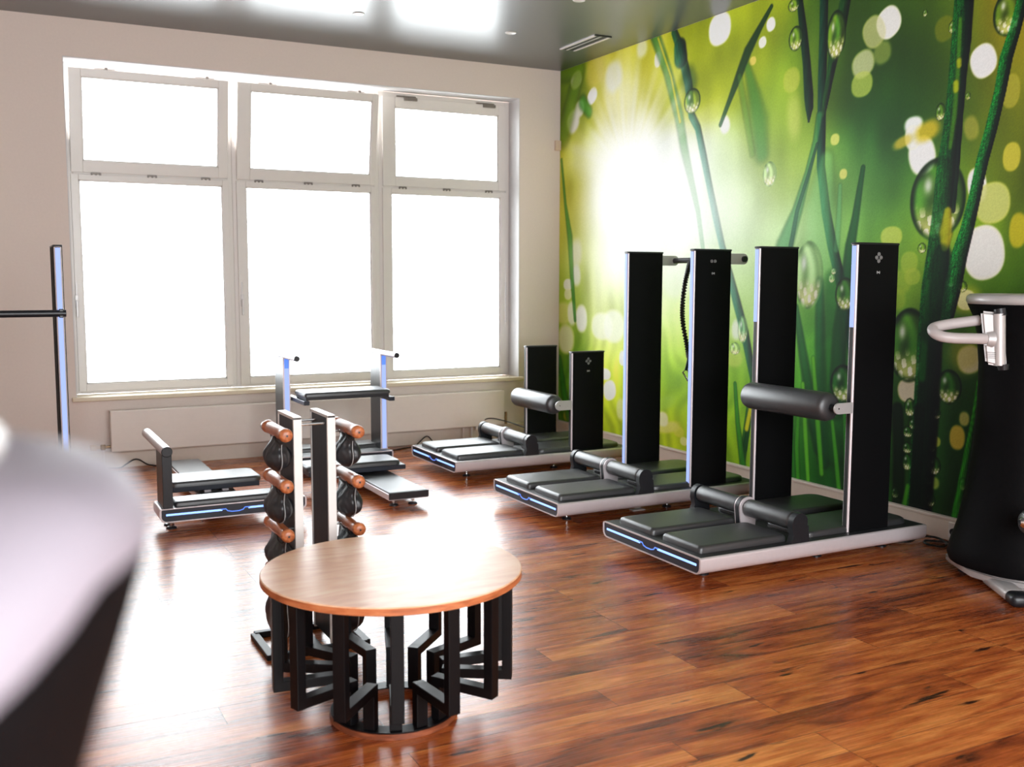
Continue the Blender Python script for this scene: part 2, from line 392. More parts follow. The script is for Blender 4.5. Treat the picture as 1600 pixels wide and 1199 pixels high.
b = BM(); box(b, -.075, -.055, -.27, .27, -.008, 0); box(b, .055, .075, -.27, .27, -.008, 0); link('frame', b, M['alu'], vt)
b = BM(); box(b, -.055, .055, -.27, .27, -.003, 0); box(b, -.075, .075, -.285, -.27, -.008, 0); link('slot', b, M['slot'], vt)
b = BM(); box(b, -.012, -.002, -.27, .27, -.007, -.003); link('vane', b, M['alu2'], vt)
M_BG= [(0.115,3.266,130,155,45),(0.91,3.182,205,195,80),(1.285,3.216,185,180,45),(1.959,3.091,160,170,30),(2.538,3.113,150,162,45),(3.124,2.633,125,150,50),(3.552,2.908,75,105,30),(3.911,2.62,48,85,30),(3.83,2.34,40,85,45),(4.569,2.245,100,118,30),(4.694,2.678,150,130,30),(4.128,2.792,90,110,35),(4.277,2.42,60,95,35),(0.184,2.521,190,195,70),(0.133,2.067,215,200,60),(0.309,1.772,205,215,110),(1.831,2.115,235,245,220),(2.509,2.065,190,215,150),(2.957,2.326,150,175,80),(3.596,1.985,140,175,90),(3.851,1.929,70,120,75),(3.769,1.592,110,160,75),(4.74,1.901,120,125,25),(4.751,1.705,110,125,20),(0.143,1.369,150,175,60),(0.15,0.958,150,180,60),(0.749,1.319,230,235,170),(0.957,1.105,215,235,140),(1.858,1.237,205,235,130),(1.877,0.643,150,200,60),(1.806,0.232,185,200,30),(2.184,0.959,180,215,100),(2.677,1.257,180,220,130),(2.564,0.614,140,195,60),(2.714,0.312,150,180,40),(3.227,1.603,170,205,140),(3.246,1.189,130,190,80),(3.322,0.777,110,175,60),(3.51,0.385,30,90,40),(3.228,0.257,60,125,45),(3.652,0.807,50,110,40),(3.527,1.199,70,140,60),(4.067,1.403,140,165,60),(4.088,0.997,90,130,50),(4.149,0.705,60,100,35),(4.123,0.325,40,75,25),(4.507,0.533,35,75,30),(4.592,1.169,60,105,40),(4.462,1.337,120,150,60),(4.568,1.577,130,160,60),(4.765,1.475,95,150,45),(0.969,0.559,205,225,80),(0.977,0.229,195,215,50),(0.098,0.479,100,160,40),(0.334,0.265,140,180,60),(4.45,0.81,45,80,30),(4.572,0.823,50,100,50),(4.179,1.835,110,150,60),(4.148,1.585,150,175,70),(4.748,2.382,130,130,40)]
M_BK= [(0.285,3.209,0.099,0.077,0.3,235,240,215,0.95,0.25),(0.558,3.028,0.084,0.066,0.5,250,250,240,1,0.2),(0.235,2.854,0.113,0.104,0.5,240,240,225,0.95,0.3),(0.345,2.95,0.086,0.077,0.3,240,240,220,0.9,0.3),(0.892,3.133,0.137,0.136,0.3,240,240,200,0.85,0.4),(0.607,3.236,0.164,0.154,0.2,225,205,110,0.6,0.4),(1.31,3.286,0.081,0.08,0.1,240,240,190,0.8,0.5),(1.524,3.157,0.043,0.062,0,245,245,225,0.9,0.2),(2.283,3.231,0.126,0.117,0.1,250,250,245,1,0.12),(2.823,3.147,0.044,0.047,0.3,250,250,240,1,0.15),(2.744,3.046,0.039,0.038,0.3,245,245,230,1,0.15),(2.651,2.941,0.034,0.03,0,235,210,120,0.9,0.2),(2.364,2.549,0.058,0.067,0.3,250,250,240,0.95,0.3),(3.036,2.748,0.078,0.08,0.1,200,205,110,0.55,0.25),(3.07,2.518,0.069,0.16,0.1,220,225,140,0.4,0.6),(3.442,2.319,0.038,0.036,0,230,230,130,0.75,0.2),(3.522,2.1,0.032,0.032,0,235,225,130,0.7,0.2),(3.838,2.941,0.09,0.094,0.5,232,232,226,1,0.1),(3.728,2.91,0.085,0.098,0.5,205,205,160,0.7,0.15),(3.652,2.739,0.09,0.082,0.3,200,205,165,0.8,0.2),(3.798,2.778,0.07,0.07,0.2,165,175,110,0.6,0.3),(3.648,2.62,0.085,0.076,0,180,195,110,0.75,0.15),(4.234,2.822,0.064,0.07,0.2,125,130,35,0.7,0.2),(4.494,2.603,0.08,0.091,0.4,232,232,230,1,0.1),(4.669,2.42,0.053,0.088,0,170,165,80,0.75,0.15),(4.438,2.262,0.048,0.07,0.3,190,180,110,0.5,0.3),(4.05,2.329,0.067,0.049,0,235,240,235,1,0.3),(4.118,2.15,0.094,0.112,0.3,240,240,238,1,0.15),(4.045,2.258,0.054,0.07,0.2,240,240,230,0.9,0.2),(4.147,2.282,0.093,0.06,0.3,210,185,60,0.8,0.5),(3.977,2.241,0.076,0.035,0.3,215,190,80,0.7,0.5),(4.692,2.084,0.052,0.075,0,200,190,90,0.85,0.15),(4.492,1.953,0.06,0.098,0.2,235,235,230,1,0.15),(4.591,1.855,0.108,0.11,0.1,200,205,135,0.9,0.1),(4.552,1.595,0.128,0.147,0.2,238,236,228,1,0.07),(4.751,1.705,0.052,0.091,0,200,185,60,0.8,0.2),(3.92,1.702,0.081,0.06,0,195,210,110,0.75,0.15),(4.059,1.55,0.062,0.063,0,170,190,90,0.6,0.2),(4.009,1.44,0.076,0.075,0,165,185,80,0.5,0.3),(3.977,1.335,0.071,0.067,0,165,185,75,0.5,0.3),(4.086,1.469,0.057,0.049,0,175,190,90,0.5,0.2),(4.457,1.341,0.06,0.056,0,240,238,230,1,0.12),(4.461,1.341,0.093,0.084,0,200,195,80,0.5,0.5),(4.496,1.018,0.08,0.078,0.3,225,220,205,0.95,0.2),(4.47,1.041,0.12,0.112,0.3,180,170,70,0.5,0.6),(4.441,0.581,0.051,0.07,0,205,180,90,0.9,0.2),(4.293,0.538,0.04,0.032,0,205,200,100,0.7,0.2),(4.089,0.81,0.076,0.071,0.2,215,200,175,0.95,0.15),(4.481,0.69,0.034,0.042,0,215,200,130,0.7,0.3),(4.297,0.3,0.041,0.038,0,190,200,110,0.7,0.3),(0.31,1.686,0.101,0.126,0,240,240,200,0.7,0.5),(0.166,1.399,0.082,0.054,0,245,245,220,0.9,0.2),(0.314,1.486,0.077,0.103,0.2,245,248,225,0.8,0.4),(0.168,1.311,0.069,0.052,0,235,235,180,0.8,0.2),(0.088,1.133,0.153,0.108,0,225,225,140,0.7,0.3),(0.24,1.137,0.079,0.115,0.1,245,245,215,0.8,0.3),(0.41,1.097,0.099,0.126,0.1,248,248,230,0.9,0.25),(0.139,0.898,0.149,0.138,0,240,238,190,0.8,0.25),(0.755,1.042,0.174,0.121,0,245,248,215,0.75,0.2),(0.938,1.05,0.17,0.143,0,245,248,220,0.75,0.2),(0.815,0.629,0.092,0.052,0,250,250,240,0.9,0.2),(0.89,0.496,0.103,0.088,0.3,250,250,240,0.95,0.15),(1.083,0.787,0.049,0.066,0,250,250,245,0.9,0.2),(1.074,0.351,0.078,0.099,0,235,240,170,0.8,0.3),(0.161,0.186,0.059,0.048,0,235,210,110,0.7,0.3),(1.417,1.637,0.072,0.063,0,250,252,240,0.7,0.3),(1.745,0.285,0.17,0.05,0.2,235,225,140,0.8,0.4),(1.888,0.269,0.074,0.045,0,225,220,110,0.7,0.3),(1.674,0.343,0.079,0.063,0,245,240,190,0.9,0.3),(1.956,0.203,0.05,0.035,0,240,235,170,0.8,0.2),(1.696,0.473,0.175,0.06,0.3,170,210,110,0.5,0.5),(2.553,1.072,0.091,0.063,0,200,230,140,0.7,0.3),(2.545,1.095,0.049,0.072,0,235,245,220,0.8,0.4),(2.525,0.888,0.098,0.067,0,195,215,110,0.6,0.3),(2.051,1.482,0.194,0.15,0,225,240,190,0.5,0.5),(1.811,1.433,0.182,0.14,0,235,245,200,0.5,0.4)]
M_ST= [([(1.484,3.35,0.0612),(1.654,3.052,0.0536),(1.813,2.692,0.056),(1.885,2.445,0.048),(2.074,1.956,0.0271),(2.145,1.67,0.0225)],(60,120,50),0.8,0.35),([(1.528,3.317,0.0128),(1.706,2.995,0.0124),(1.831,2.642,0.016)],(200,190,30),0.8,0.5),([(1.737,3.322,0.036),(1.83,3.162,0.048),(1.926,2.911,0.0465),(1.973,2.67,0.0387),(2.053,2.566,0.0349),(2.121,2.372,0.0375),(2.204,2.133,0.0337),(2.287,1.898,0.0362),(2.367,1.688,0.0326),(2.538,1.299,0.042),(2.636,1.076,0.042),(2.736,0.768,0.0337)],(25,75,60),0.85,0.25),([(1.813,3.189,0.0743),(1.824,3.116,0.08)],(20,70,50),0.9,0.2),([(1.916,2.95,0.088),(1.933,2.919,0.088)],(20,60,50),0.5,0.6),([(2.824,3.263,0.0163),(2.708,3.142,0.026),(2.595,3.016,0.0405),(2.513,2.879,0.0371),(2.415,2.72,0.0245),(2.314,2.555,0.0181)],(20,60,30),0.8,0.35),([(2.593,2.909,0.0325),(2.674,2.702,0.0585),(2.727,2.523,0.0845),(2.768,2.304,0.065)],(50,110,60),0.5,0.7),([(2.513,2.858,0.028),(2.592,2.584,0.0304),(2.669,2.314,0.027)],(90,130,60),0.5,0.7),([(2.858,4.348,0.0281),(3.091,3.242,0.027),(3.135,3.032,0.033),(3.173,2.825,0.0345),(3.2,2.621,0.0402),(3.209,2.547,0.0345),(3.207,2.459,0.0086)],(12,50,32),0.97,0.2),([(3.287,4.191,0.0358),(3.309,3.191,0.0357),(3.314,2.956,0.0357),(3.314,2.721,0.0357),(3.323,2.404,0.0358),(3.328,2.165,0.0358),(3.386,1.881,0.0385),(3.451,1.658,0.0412),(3.532,1.438,0.042),(3.607,1.202,0.0367),(3.655,0.967,0.0315),(3.697,0.653,0.025)],(15,62,48),0.95,0.15),([(3.674,4.048,0.0425),(3.488,3.149,0.0446),(3.458,3.004,0.0472),(3.411,2.86,0.044),(3.39,2.747,0.0341),(3.353,2.597,0.0275),(3.336,2.482,0.0165)],(30,70,30),0.95,0.2),([(3.41,2.783,0.0131),(3.384,2.631,0.011),(3.356,2.518,0.0083)],(15,25,20),0.9,0.2),([(3.302,2.486,0.0288),(3.275,2.33,0.0259),(3.215,2.135,0.03),(3.126,1.896,0.048),(3.015,1.67,0.0812),(2.905,1.307,0.0625),(2.856,0.911,0.039)],(70,130,80),0.75,0.3),([(3.288,2.309,0.011),(3.216,2.115,0.015),(3.126,1.896,0.018),(3.076,1.668,0.021)],(40,80,60),0.8,0.3),([(3.371,2.2,0.066),(3.329,1.884,0.1437),(3.346,1.519,0.1725)],(130,190,120),0.5,0.6),([(3.682,2.124,0.0175),(3.658,1.98,0.0236),(3.635,1.828,0.03),(3.601,1.654,0.042),(3.58,1.439,0.0472),(3.541,1.119,0.0605),(3.526,0.633,0.066)],(25,85,45),0.85,0.3),([(3.499,2.031,0.0157),(3.497,1.835,0.022),(3.485,1.638,0.0262)],(100,160,110),0.5,0.5),([(3.142,1.269,0.023),(3.228,0.937,0.0402),(3.318,0.609,0.0518),(3.398,0.368,0.0517)],(30,95,50),0.75,0.4),([(3.35,1.438,0.033),(3.374,1.029,0.044),(3.398,0.618,0.0517),(3.436,0.29,0.0495)],(30,100,60),0.7,0.5),([(3.461,1.438,0.066),(3.484,0.955,0.0935),(3.51,0.385,0.11)],(35,100,40),0.55,0.6),([(3.229,0.768,0.018),(3.267,0.434,0.024),(3.304,0.141,0.0201)],(130,200,70),0.8,0.5),([(3.315,0.943,0.0173),(3.374,0.532,0.0275),(3.423,0.205,0.022)],(120,190,60),0.8,0.5),([(3.197,0.68,0.018),(3.188,0.337,0.024),(3.209,0.125,0.024)],(90,160,50),0.8,0.5),([(3.502,0.548,0.0165),(3.547,0.308,0.022),(3.577,0.128,0.022)],(110,180,60),0.7,0.5),([(3.115,0.758,0.015),(3.152,0.331,0.018),(3.172,0.14,0.018)],(60,130,50),0.8,0.5),([(3.593,0.721,0.0131),(3.619,0.401,0.0184),(3.643,0.12,0.0184)],(80,150,60),0.7,0.5),([(2.758,0.904,0.0195),(2.715,0.63,0.027),(2.661,0.258,0.0338)],(40,110,40),0.85,0.3),([(2.798,0.728,0.0162),(2.708,0.448,0.0202),(2.651,0.155,0.027)],(30,90,40),0.85,0.3),([(2.546,0.705,0.0175),(2.584,0.432,0.0245),(2.651,0.141,0.035)],(70,140,50),0.85,0.3),([(2.73,0.587,0.0236),(2.683,0.399,0.0236)],(225,215,40),0.9,0.4),([(0.033,2.536,0.0176),(0.109,2.126,0.023),(0.194,1.833,0.046),(0.234,1.486,0.0345),(0.298,1.081,0.0225)],(50,115,35),0.75,0.4),([(0.023,0.712,0.0294),(0.099,0.419,0.0529),(0.196,0.19,0.0587)],(60,130,50),0.7,0.5),([(0.065,2.762,0.115),(0.339,3.283,0.088),(0.057,3.332,0.1035)],(110,140,40),0.7,0.6),([(0.398,2.998,0.066),(0.508,2.9,0.0525)],(70,140,50),0.7,0.5),([(4.391,3.785,0.056),(4.351,2.948,0.0595),(4.342,2.749,0.0574),(4.33,2.515,0.0553),(4.31,2.278,0.0531),(4.288,2.073,0.0637),(4.271,1.83,0.0638),(4.257,1.619,0.0723),(4.246,1.405,0.09),(4.225,1.152,0.0808),(4.214,0.859,0.0765),(4.206,0.489,0.0765),(4.19,0.111,0.0765)],(18,75,32),1,0.08),([(4.375,3.791,0.028),(4.388,2.939,0.028),(4.391,2.739,0.0213),(4.376,2.574,0.0191),(4.369,2.339,0.014),(4.362,2.101,0.014),(4.348,1.826,0.012)],(8,30,22),0.95,0.2),([(4.336,2.851,0.0149),(4.337,2.615,0.017),(4.327,2.345,0.0191),(4.307,2.175,0.0149)],(115,150,35),0.75,0.6),([(4.34,2.631,0.0191),(4.342,2.607,0.018)],(190,185,25),0.9,0.4),([(4.326,2.515,0.0213),(4.328,2.481,0.0212)],(200,195,25),0.9,0.4),([(4.31,1.828,0.0255),(4.303,1.706,0.045),(4.303,1.635,0.0298)],(215,205,25),0.95,0.3),([(4.86,3.613,0.0245),(4.701,2.866,0.0263),(4.675,2.745,0.03),(4.625,2.595,0.0337),(4.604,2.437,0.0337),(4.561,2.246,0.036),(4.516,2.085,0.036),(4.479,1.886,0.038),(4.44,1.718,0.0425),(4.399,1.581,0.052),(4.366,1.406,0.0553),(4.334,1.228,0.0425)],(25,95,45),1,0.1),([(4.721,2.83,0.015),(4.692,2.71,0.0131),(4.655,2.59,0.015),(4.627,2.433,0.015),(4.585,2.243,0.015),(4.543,2.082,0.014),(4.51,1.918,0.0113),(4.471,1.75,0.01)],(8,30,20),0.9,0.2),([(4.177,0.708,0.036),(4.179,0.485,0.0405),(4.172,0.107,0.0405)],(5,12,8),0.9,0.3),([(4.242,1.153,0.0675),(4.235,0.788,0.0765),(4.224,0.417,0.0765),(4.21,0.077,0.0765)],(8,25,14),0.9,0.2),([(4.185,0.893,0.0315),(4.198,1.151,0.027),(4.201,1.441,0.017)],(40,120,45),0.8,0.4),([(4.28,1.583,0.0637),(4.268,1.334,0.0723),(4.251,1.153,0.0765)],(10,55,25),0.7,0.3),([(4.566,0.926,0.012),(4.545,0.715,0.016),(4.51,0.463,0.0255),(4.462,0.131,0.034)],(50,110,35),0.95,0.25),([(4.019,0.69,0.038),(4.044,0.388,0.038),(4.055,0.083,0.0428)],(15,40,15),0.7,0.4),([(4.118,0.248,0.018),(4.088,0.09,0.0214)],(90,150,50),0.8,0.3)]
M_DR= [(1.977,2.772,0.101,0.095,0),(4.237,1.896,0.189,0.232,1),(4.63,2.819,0.09,0.117,1),(4.084,1.071,0.152,0.217,1),(4.371,0.856,0.085,0.098,1),(3.423,2.954,0.082,0.152,2),(3.066,3.006,0.066,0.08,0),(3.039,3.222,0.054,0.042,0),(4.289,2.821,0.028,0.035,0),(4.233,2.375,0.034,0.049,0),(4.099,2.937,0.017,0.021,0),(4.408,2.434,0.017,0.02,0),(2.851,2.159,0.069,0.085,3),(3.583,0.801,0.11,0.12,1),(3.573,1.359,0.084,0.105,0),(2.615,1.098,0.054,0.099,3),(3.25,1.479,0.132,0.221,3),(2.537,0.957,0.056,0.045,3),(4.108,0.711,0.041,0.056,1),(4.298,0.696,0.03,0.031,1),(4.14,0.618,0.038,0.034,1),(4.101,0.567,0.038,0.034,1),(4.278,0.499,0.021,0.025,1),(4.296,0.399,0.045,0.056,1),(4.106,0.39,0.04,0.053,1),(4.101,0.473,0.038,0.034,1),(4.261,0.304,0.022,0.021,1),(4.276,0.196,0.04,0.041,1),(4.493,0.328,0.025,0.039,1),(4.429,1.413,0.032,0.032,0),(4.146,1.629,0.031,0.03,0),(4.348,1.441,0.034,0.035,0),(3.455,1.458,0.027,0.028,3),(3.469,1.502,0.022,0.02,3),(4.026,0.193,0.029,0.036,1)]
# ---------------------------------------------------------------- the printed mural
def build_mural():
    s0, s1, z0, z1, st = 0.004, 5.9, .131, HC-.002, .0052
    ns = int((s1-s0)/st)+1; nz = int((z1-z0)/st)+1
    sv = np.linspace(s0, s1, ns); zv = np.linspace(z0, z1, nz)
    SS, ZZ = np.meshgrid(sv, zv)             # rows: z
    rng = np.random.default_rng(3)
    def blur_noise(cells_s, cells_z):
        a = rng.random((cells_z+3, cells_s+3))
        xs = (SS-s0)/(s1-s0)*cells_s; zs = (ZZ-z0)/(z1-z0)*cells_z
        i = xs.astype(int); j = zs.astype(int); fx = xs-i; fz = zs-j
        fx = fx*fx*(3-2*fx); fz = fz*fz*(3-2*fz)
        return (a[j, i]*(1-fx)+a[j, i+1]*fx)*(1-fz)+(a[j+1, i]*(1-fx)+a[j+1, i+1]*fx)*fz
    img = np.zeros((nz, ns, 3)); wt = np.zeros((nz, ns))
    for s, z, r, g, b_ in M_BG:
        d2 = ((SS-s)**2+(ZZ-z)**2*1.0)/.0576
        q = np.exp(-d2*.5)+1e-3/(1+d2)**2
        img += q[..., None]*np.array([r, g, b_])/255; wt += q
    img /= wt[..., None]
    n1 = blur_noise(26, 9)-.5; n2 = blur_noise(60, 12)-.5; n3 = blur_noise(12, 12)-.5
    img *= (1+.22*n1+.12*n2+.25*n3)[..., None]
    # slanted soft streaks of out-of-focus grass
    ph = SS*34+ZZ*5; stre = np.sin(ph+6*n3*2+3*n1)*.5+.5
    img *= (1-.14*stre*np.clip((1.6-ZZ)/1.2, 0, 1))[..., None]
    def region(a, b_, c, d):
        i0 = max(0, int((a-s0)/st)-1); i1 = min(ns, int((b_-s0)/st)+2); j0 = max(0, int((c-z0)/st)-1); j1 = min(nz, int((d-z0)/st)+2)
        return (slice(j0, j1), slice(i0, i1)) if i1 > i0 and j1 > j0 else None
    def mix(R, col, al):
        img[R] = img[R]*(1-al[..., None])+np.array(col)*al[..., None]
    def ss(x, a, b_): 
        t = np.clip((x-a)/(b_-a), 0, 1); return t*t*(3-2*t)
    extra = [(5.0+rng.random()*.85, .4+rng.random()*2.8, .05+.06*rng.random(), .06+.07*rng.random(), 0, 205, 200, 110, .7, .2) for _ in range(14)]
    for s, z, rx, rz, rot, r, g, b_, a, so in M_BK+extra:
        m = max(rx, rz)*1.4; R = region(s-m, s+m, z-m, z+m)
        if not R: continue
        du = (SS[R]-s); dv = (ZZ[R]-z); c_, s_ = cos(-rot), sin(-rot)
        u = (du*c_-dv*s_)/rx; v = (du*s_+dv*c_)/rz
        rr = (np.abs(u)**2.3+np.abs(v)**2.3)**(1/2.3)
        al = a*(1-ss(rr, 1-so, 1+so*.6))
        mix(R, np.array([r, g, b_])/255, al)
        rim = np.exp(-((rr-.93)/.07)**2)*.18*a
        mix(R, np.array([min(255, r+20), min(255, g+15), b_*.8])/255, rim*(so < .3))
    tex = rng.random((nz, ns))
    def stems(lst, k_a=1.0):
      for pts, col, a, so in lst:
        a = a*k_a
        P = np.array(pts); ws = P[:, 2]; m = ws.max()*1.6
        R = region(P[:, 0].min()-m, P[:, 0].max()+m, P[:, 1].min()-m, P[:, 1].max()+m)
        if not R: continue
        s_, z_ = SS[R], ZZ[R]; best = np.full(s_.shape, 9.); side = np.zeros(s_.shape)
        for (ax, az, aw), (bx, bz, bw) in zip(P, P[1:]):
            dx, dz = bx-ax, bz-az; L2 = dx*dx+dz*dz
            t = np.clip(((s_-ax)*dx+(z_-az)*dz)/L2, 0, 1)
            px, pz = s_-(ax+t*dx), z_-(az+t*dz)
            w_ = np.maximum(aw+t*(bw-aw), .002); d = np.hypot(px, pz)/w_
            k = d < best; best = np.where(k, d, best); side = np.where(k, px/w_, side)
        al = a*(1-ss(best, 1-so, 1+so))
        shade = 1+.62*np.clip(-side, -1, 1)*(so < .3)-.45*np.clip(best, 0, 1)**3
        fib = np.sin(side*9+z_*3)*np.sin(z_*41+side*4)*.5+np.sin(side*21+z_*7)*.3
        shade = shade*(1+.28*fib*(so < .3))
        spk = 1+(tex[R]-.5)*.5*(so < .15)
        c = np.array(col)/255
        full = c[None, None, :]*(shade*spk)[..., None]
        img[R] = img[R]*(1-al[..., None])+full*al[..., None]
    stems(M_ST)
    for s, z, rx, rz, kind in M_DR:
        R = region(s-rx*1.1, s+rx*1.1, z-rz*1.1, z+rz*1.1)
        if not R: continue
        u = (SS[R]-s)/rx; v = (ZZ[R]-z)/rz; rr = np.hypot(u, v)
        inside = 1-ss(rr, .95, 1.04)
        base = {0: (95, 125, 45), 1: (55, 95, 40), 2: (120, 145, 50), 3: (170, 205, 140)}[kind]
        old = img[R].copy()
        c = old*.45+np.array(base)/255*.55
        lens = np.sin(u*7+v*v*5)*.5+.5
        c = c*(1+.55*(lens[..., None]-.4)*.8)
        low = ss(-v, .0, .75)*ss(1-rr, .02, .2)*1.25
        spark = (np.sin(u*13+4*v)*np.sin(v*11-3*u) > .15).astype(float)
        c = c*(1-(low*.55)[..., None])+np.array([.92, .88, .62])*(low*.55)[..., None]
        hl = np.clip(low*spark*.8, 0, 1)
        c = c*(1-hl[..., None])+np.array([1, .98, .86])*hl[..., None]
        hl2 = np.exp(-(((u+.35)/.16)**2+((v-.35)/.2)**2))*.75
        c = c*(1-hl2[..., None])+np.array([.95, .97, .92])*hl2[..., None]
        rim = ss(rr, .74, .97)*.8*(1-.5*ss(-v, .4, .9))
        if kind == 3: rim *= .45
        c = c*(1-rim[..., None])+np.array([.06, .13, .05])*rim[..., None]
        if kind == 1 or kind == 0:   # keep the stalk showing through
            pass
        img[R] = img[R]*(1-inside[..., None])+c*inside[..., None]
    i0 = [q[3] <= .12 for q in M_ST].index(True)
    stems(M_ST[i0:], .70)
    # the sun glow printed over everything
    gx, gz = 1.12, 2.30
    d = np.sqrt(((SS-gx)/.74)**2+((ZZ-gz+.06)/.72)**2)
    ray = 1+.05*np.sin(np.arctan2(ZZ-gz, SS-gx)*23+2*n3)*np.clip((ZZ-gz)*2, 0, 1)+.04*np.sin(np.arctan2(ZZ-gz, SS-gx)*41)*np.clip((ZZ-gz)*2, 0, 1)+.35*n1+.25*n3
    core = np.exp(-(d/1.08/ray)**2.6)
    haze = .66*np.exp(-((SS-1.85)/1.2)**2-((ZZ-1.85)/.60)**2)
    img = img*(1-haze[..., None])+np.array([.93, .98, .95])*haze[..., None]
    img = img*(1-core[..., None])+np.array([1, 1, 1])*core[..., None]
    img *= (1+(tex-.5)*.06)[..., None]
    img = np.clip(img, 0, 1)
    g_ = img.mean(axis=2, keepdims=True); img = np.clip(g_+(img-g_)*1.06, 0, 1)
    img = np.clip(img*1.02-.004-.055*np.sin(2*pi*np.clip(img, 0, 1)), 0, 1)
    lin = np.where(img <= .04045, img/12.92, ((img+.055)/1.055)**2.4)
    rgba = np.ones((nz*ns, 4), np.float32); rgba[:, :3] = (lin**1.08).reshape(-1, 3)*.92
    me = D.meshes.new('wall_mural')
    co = np.zeros((nz*ns, 3), np.float32); co[:, 1] = -SS.ravel(); co[:, 2] = ZZ.ravel()
    idx = np.arange(nz*ns).reshape(nz, ns)
    q = np.stack([idx[:-1, :-1], idx[:-1, 1:], idx[1:, 1:], idx[1:, :-1]], -1).reshape(-1, 4)
    q = q.astype(np.int32)
    me.vertices.add(nz*ns); me.vertices.foreach_set('co', co.ravel())
    me.loops.add(q.size); me.loops.foreach_set('vertex_index', q.ravel())
    me.polygons.add(len(q)); me.polygons.foreach_set('loop_start', np.arange(0, q.size, 4, dtype=np.int32))
    me.update(calc_edges=True)
    at = me.color_attributes.new('print', 'FLOAT_COLOR', 'POINT'); at.data.foreach_set('color', rgba.ravel())
    m, n, l, b_ = nt('printed_wallpaper')
    a = n.new('ShaderNodeAttribute'); a.attribute_name = 'print'; l.new(a.outputs['Color'], b_.inputs['Base Color'])
    b_.inputs['Roughness'].default_value = .6; b_.inputs['Specular IOR Level'].default_value = .2
    me.materials.append(m)
    o = D.objects.new('wall_mural', me); C.objects.link(o); o.location = (-.003, 0, 0)
    tag(o, 'huge photo mural of dewy green grass stems and bright sun glow covering the right wall', 'mural')
build_mural()
# ---------------------------------------------------------------- exercise machines
PH = .152   # deck height
def feet(root, spots, ztop, h=None):
    for x, y in spots:
        b = BM(); lathe(b, [(.030, 0), (.030, .006), (.024, .012), (.008, .014)], 16, x, y, 0)
        f = link('foot', b, M['cap'], root)
        b = BM(); tube(b, [(x, y, .012), (x, y, ztop)], .006, 8); lathe(b, [(.011, .022), (.011, .030)], 6, x, y, 0); link('spindle', b, M['chrome'], f)
def base_frame(root, L, W, z0, z1):
    """rounded aluminium tray, LED face at x=0, width along y"""
    b = BM()
    r = (.036, .036, .012, .012)
    out = rrect(0, W, z0, z1, r); inn = rrect(.010, W-.010, z0+.006, z1-.005, (.03, .03, .008, .008))
    n = len(out)
    A = [[b.verts.new((x, u, v)) for u, v in o] for x in (0, L) for o in (out, inn)]
    for i in range(n):
        j = (i+1) % n
        b.faces.new((A[0][i], A[0][j], A[2][j], A[2][i])); b.faces.new((A[1][i], A[3][i], A[3][j], A[1][j]))
        b.faces.new((A[0][i], A[1][i], A[1][j], A[0][j])); b.faces.new((A[2][i], A[2][j], A[3][j], A[3][i]))
    link('tray_frame', b, M['alu'], root, smooth=40)
    b = BM(); prism(b, rrect(.0105, W-.0105, z0+.0065, z1-.0055, (.03, .03, .008, .008)), 'x', .004, L-.004)
    ec = link('end_face', b, M['dark'], root)
    b = BM(); box(b, .012, L-.012, .014, W-.014, z1-.004, z1+.0015, .001); link('deck', b, M['deck'], root)
    zc = (z0+z1)/2+.004
    b = BM(); box(b, .001, .008, .035, W*.5-.075, zc-.006, zc+.006, .003); box(b, .001, .008, W*.5+.075, W-.035, zc-.006, zc+.006, .003)
    link('led_strip', b, M['ledf'], ec)
    b = BM(); y = W*.5
    pts = [(-.085, .004), (-.055, .004), (-.045, -.008), (-.02, -.014), (.02, -.014), (.045, -.008), (.055, .004), (.085, .004)]
    tube(b, [(.0035, y+u, zc+v) for u, v in pts], .0035, 6)
    link('led_emblem', b, M['ledtop'], ec)
def pad(root, x0, x1, y0, y1, z0, h=.036, name='pad', r=.02, front=0):
    """upholstered pad with chamfered rim"""
    b = BM()
    n = 5; lay = [(0, 0), (0, h*.55), (.004, h*.82), (.012, h*.97), (.02, h)]
    rings = []
    for ins, z in lay:
        rings.append([b.verts.new((u, v, z0+z)) for u, v in rrect(x0+ins, x1-ins, y0+ins, y1-ins, r, n)])
    k = len(rings[0])
    for A, B in zip(rings, rings[1:]):
        for i in range(k): b.faces.new((A[i], A[(i+1) % k], B[(i+1) % k], B[i]))
    b.faces.new(rings[-1]); b.faces.new(rings[0][::-1])
    return link(name, b, M['pad'], root, smooth=35)
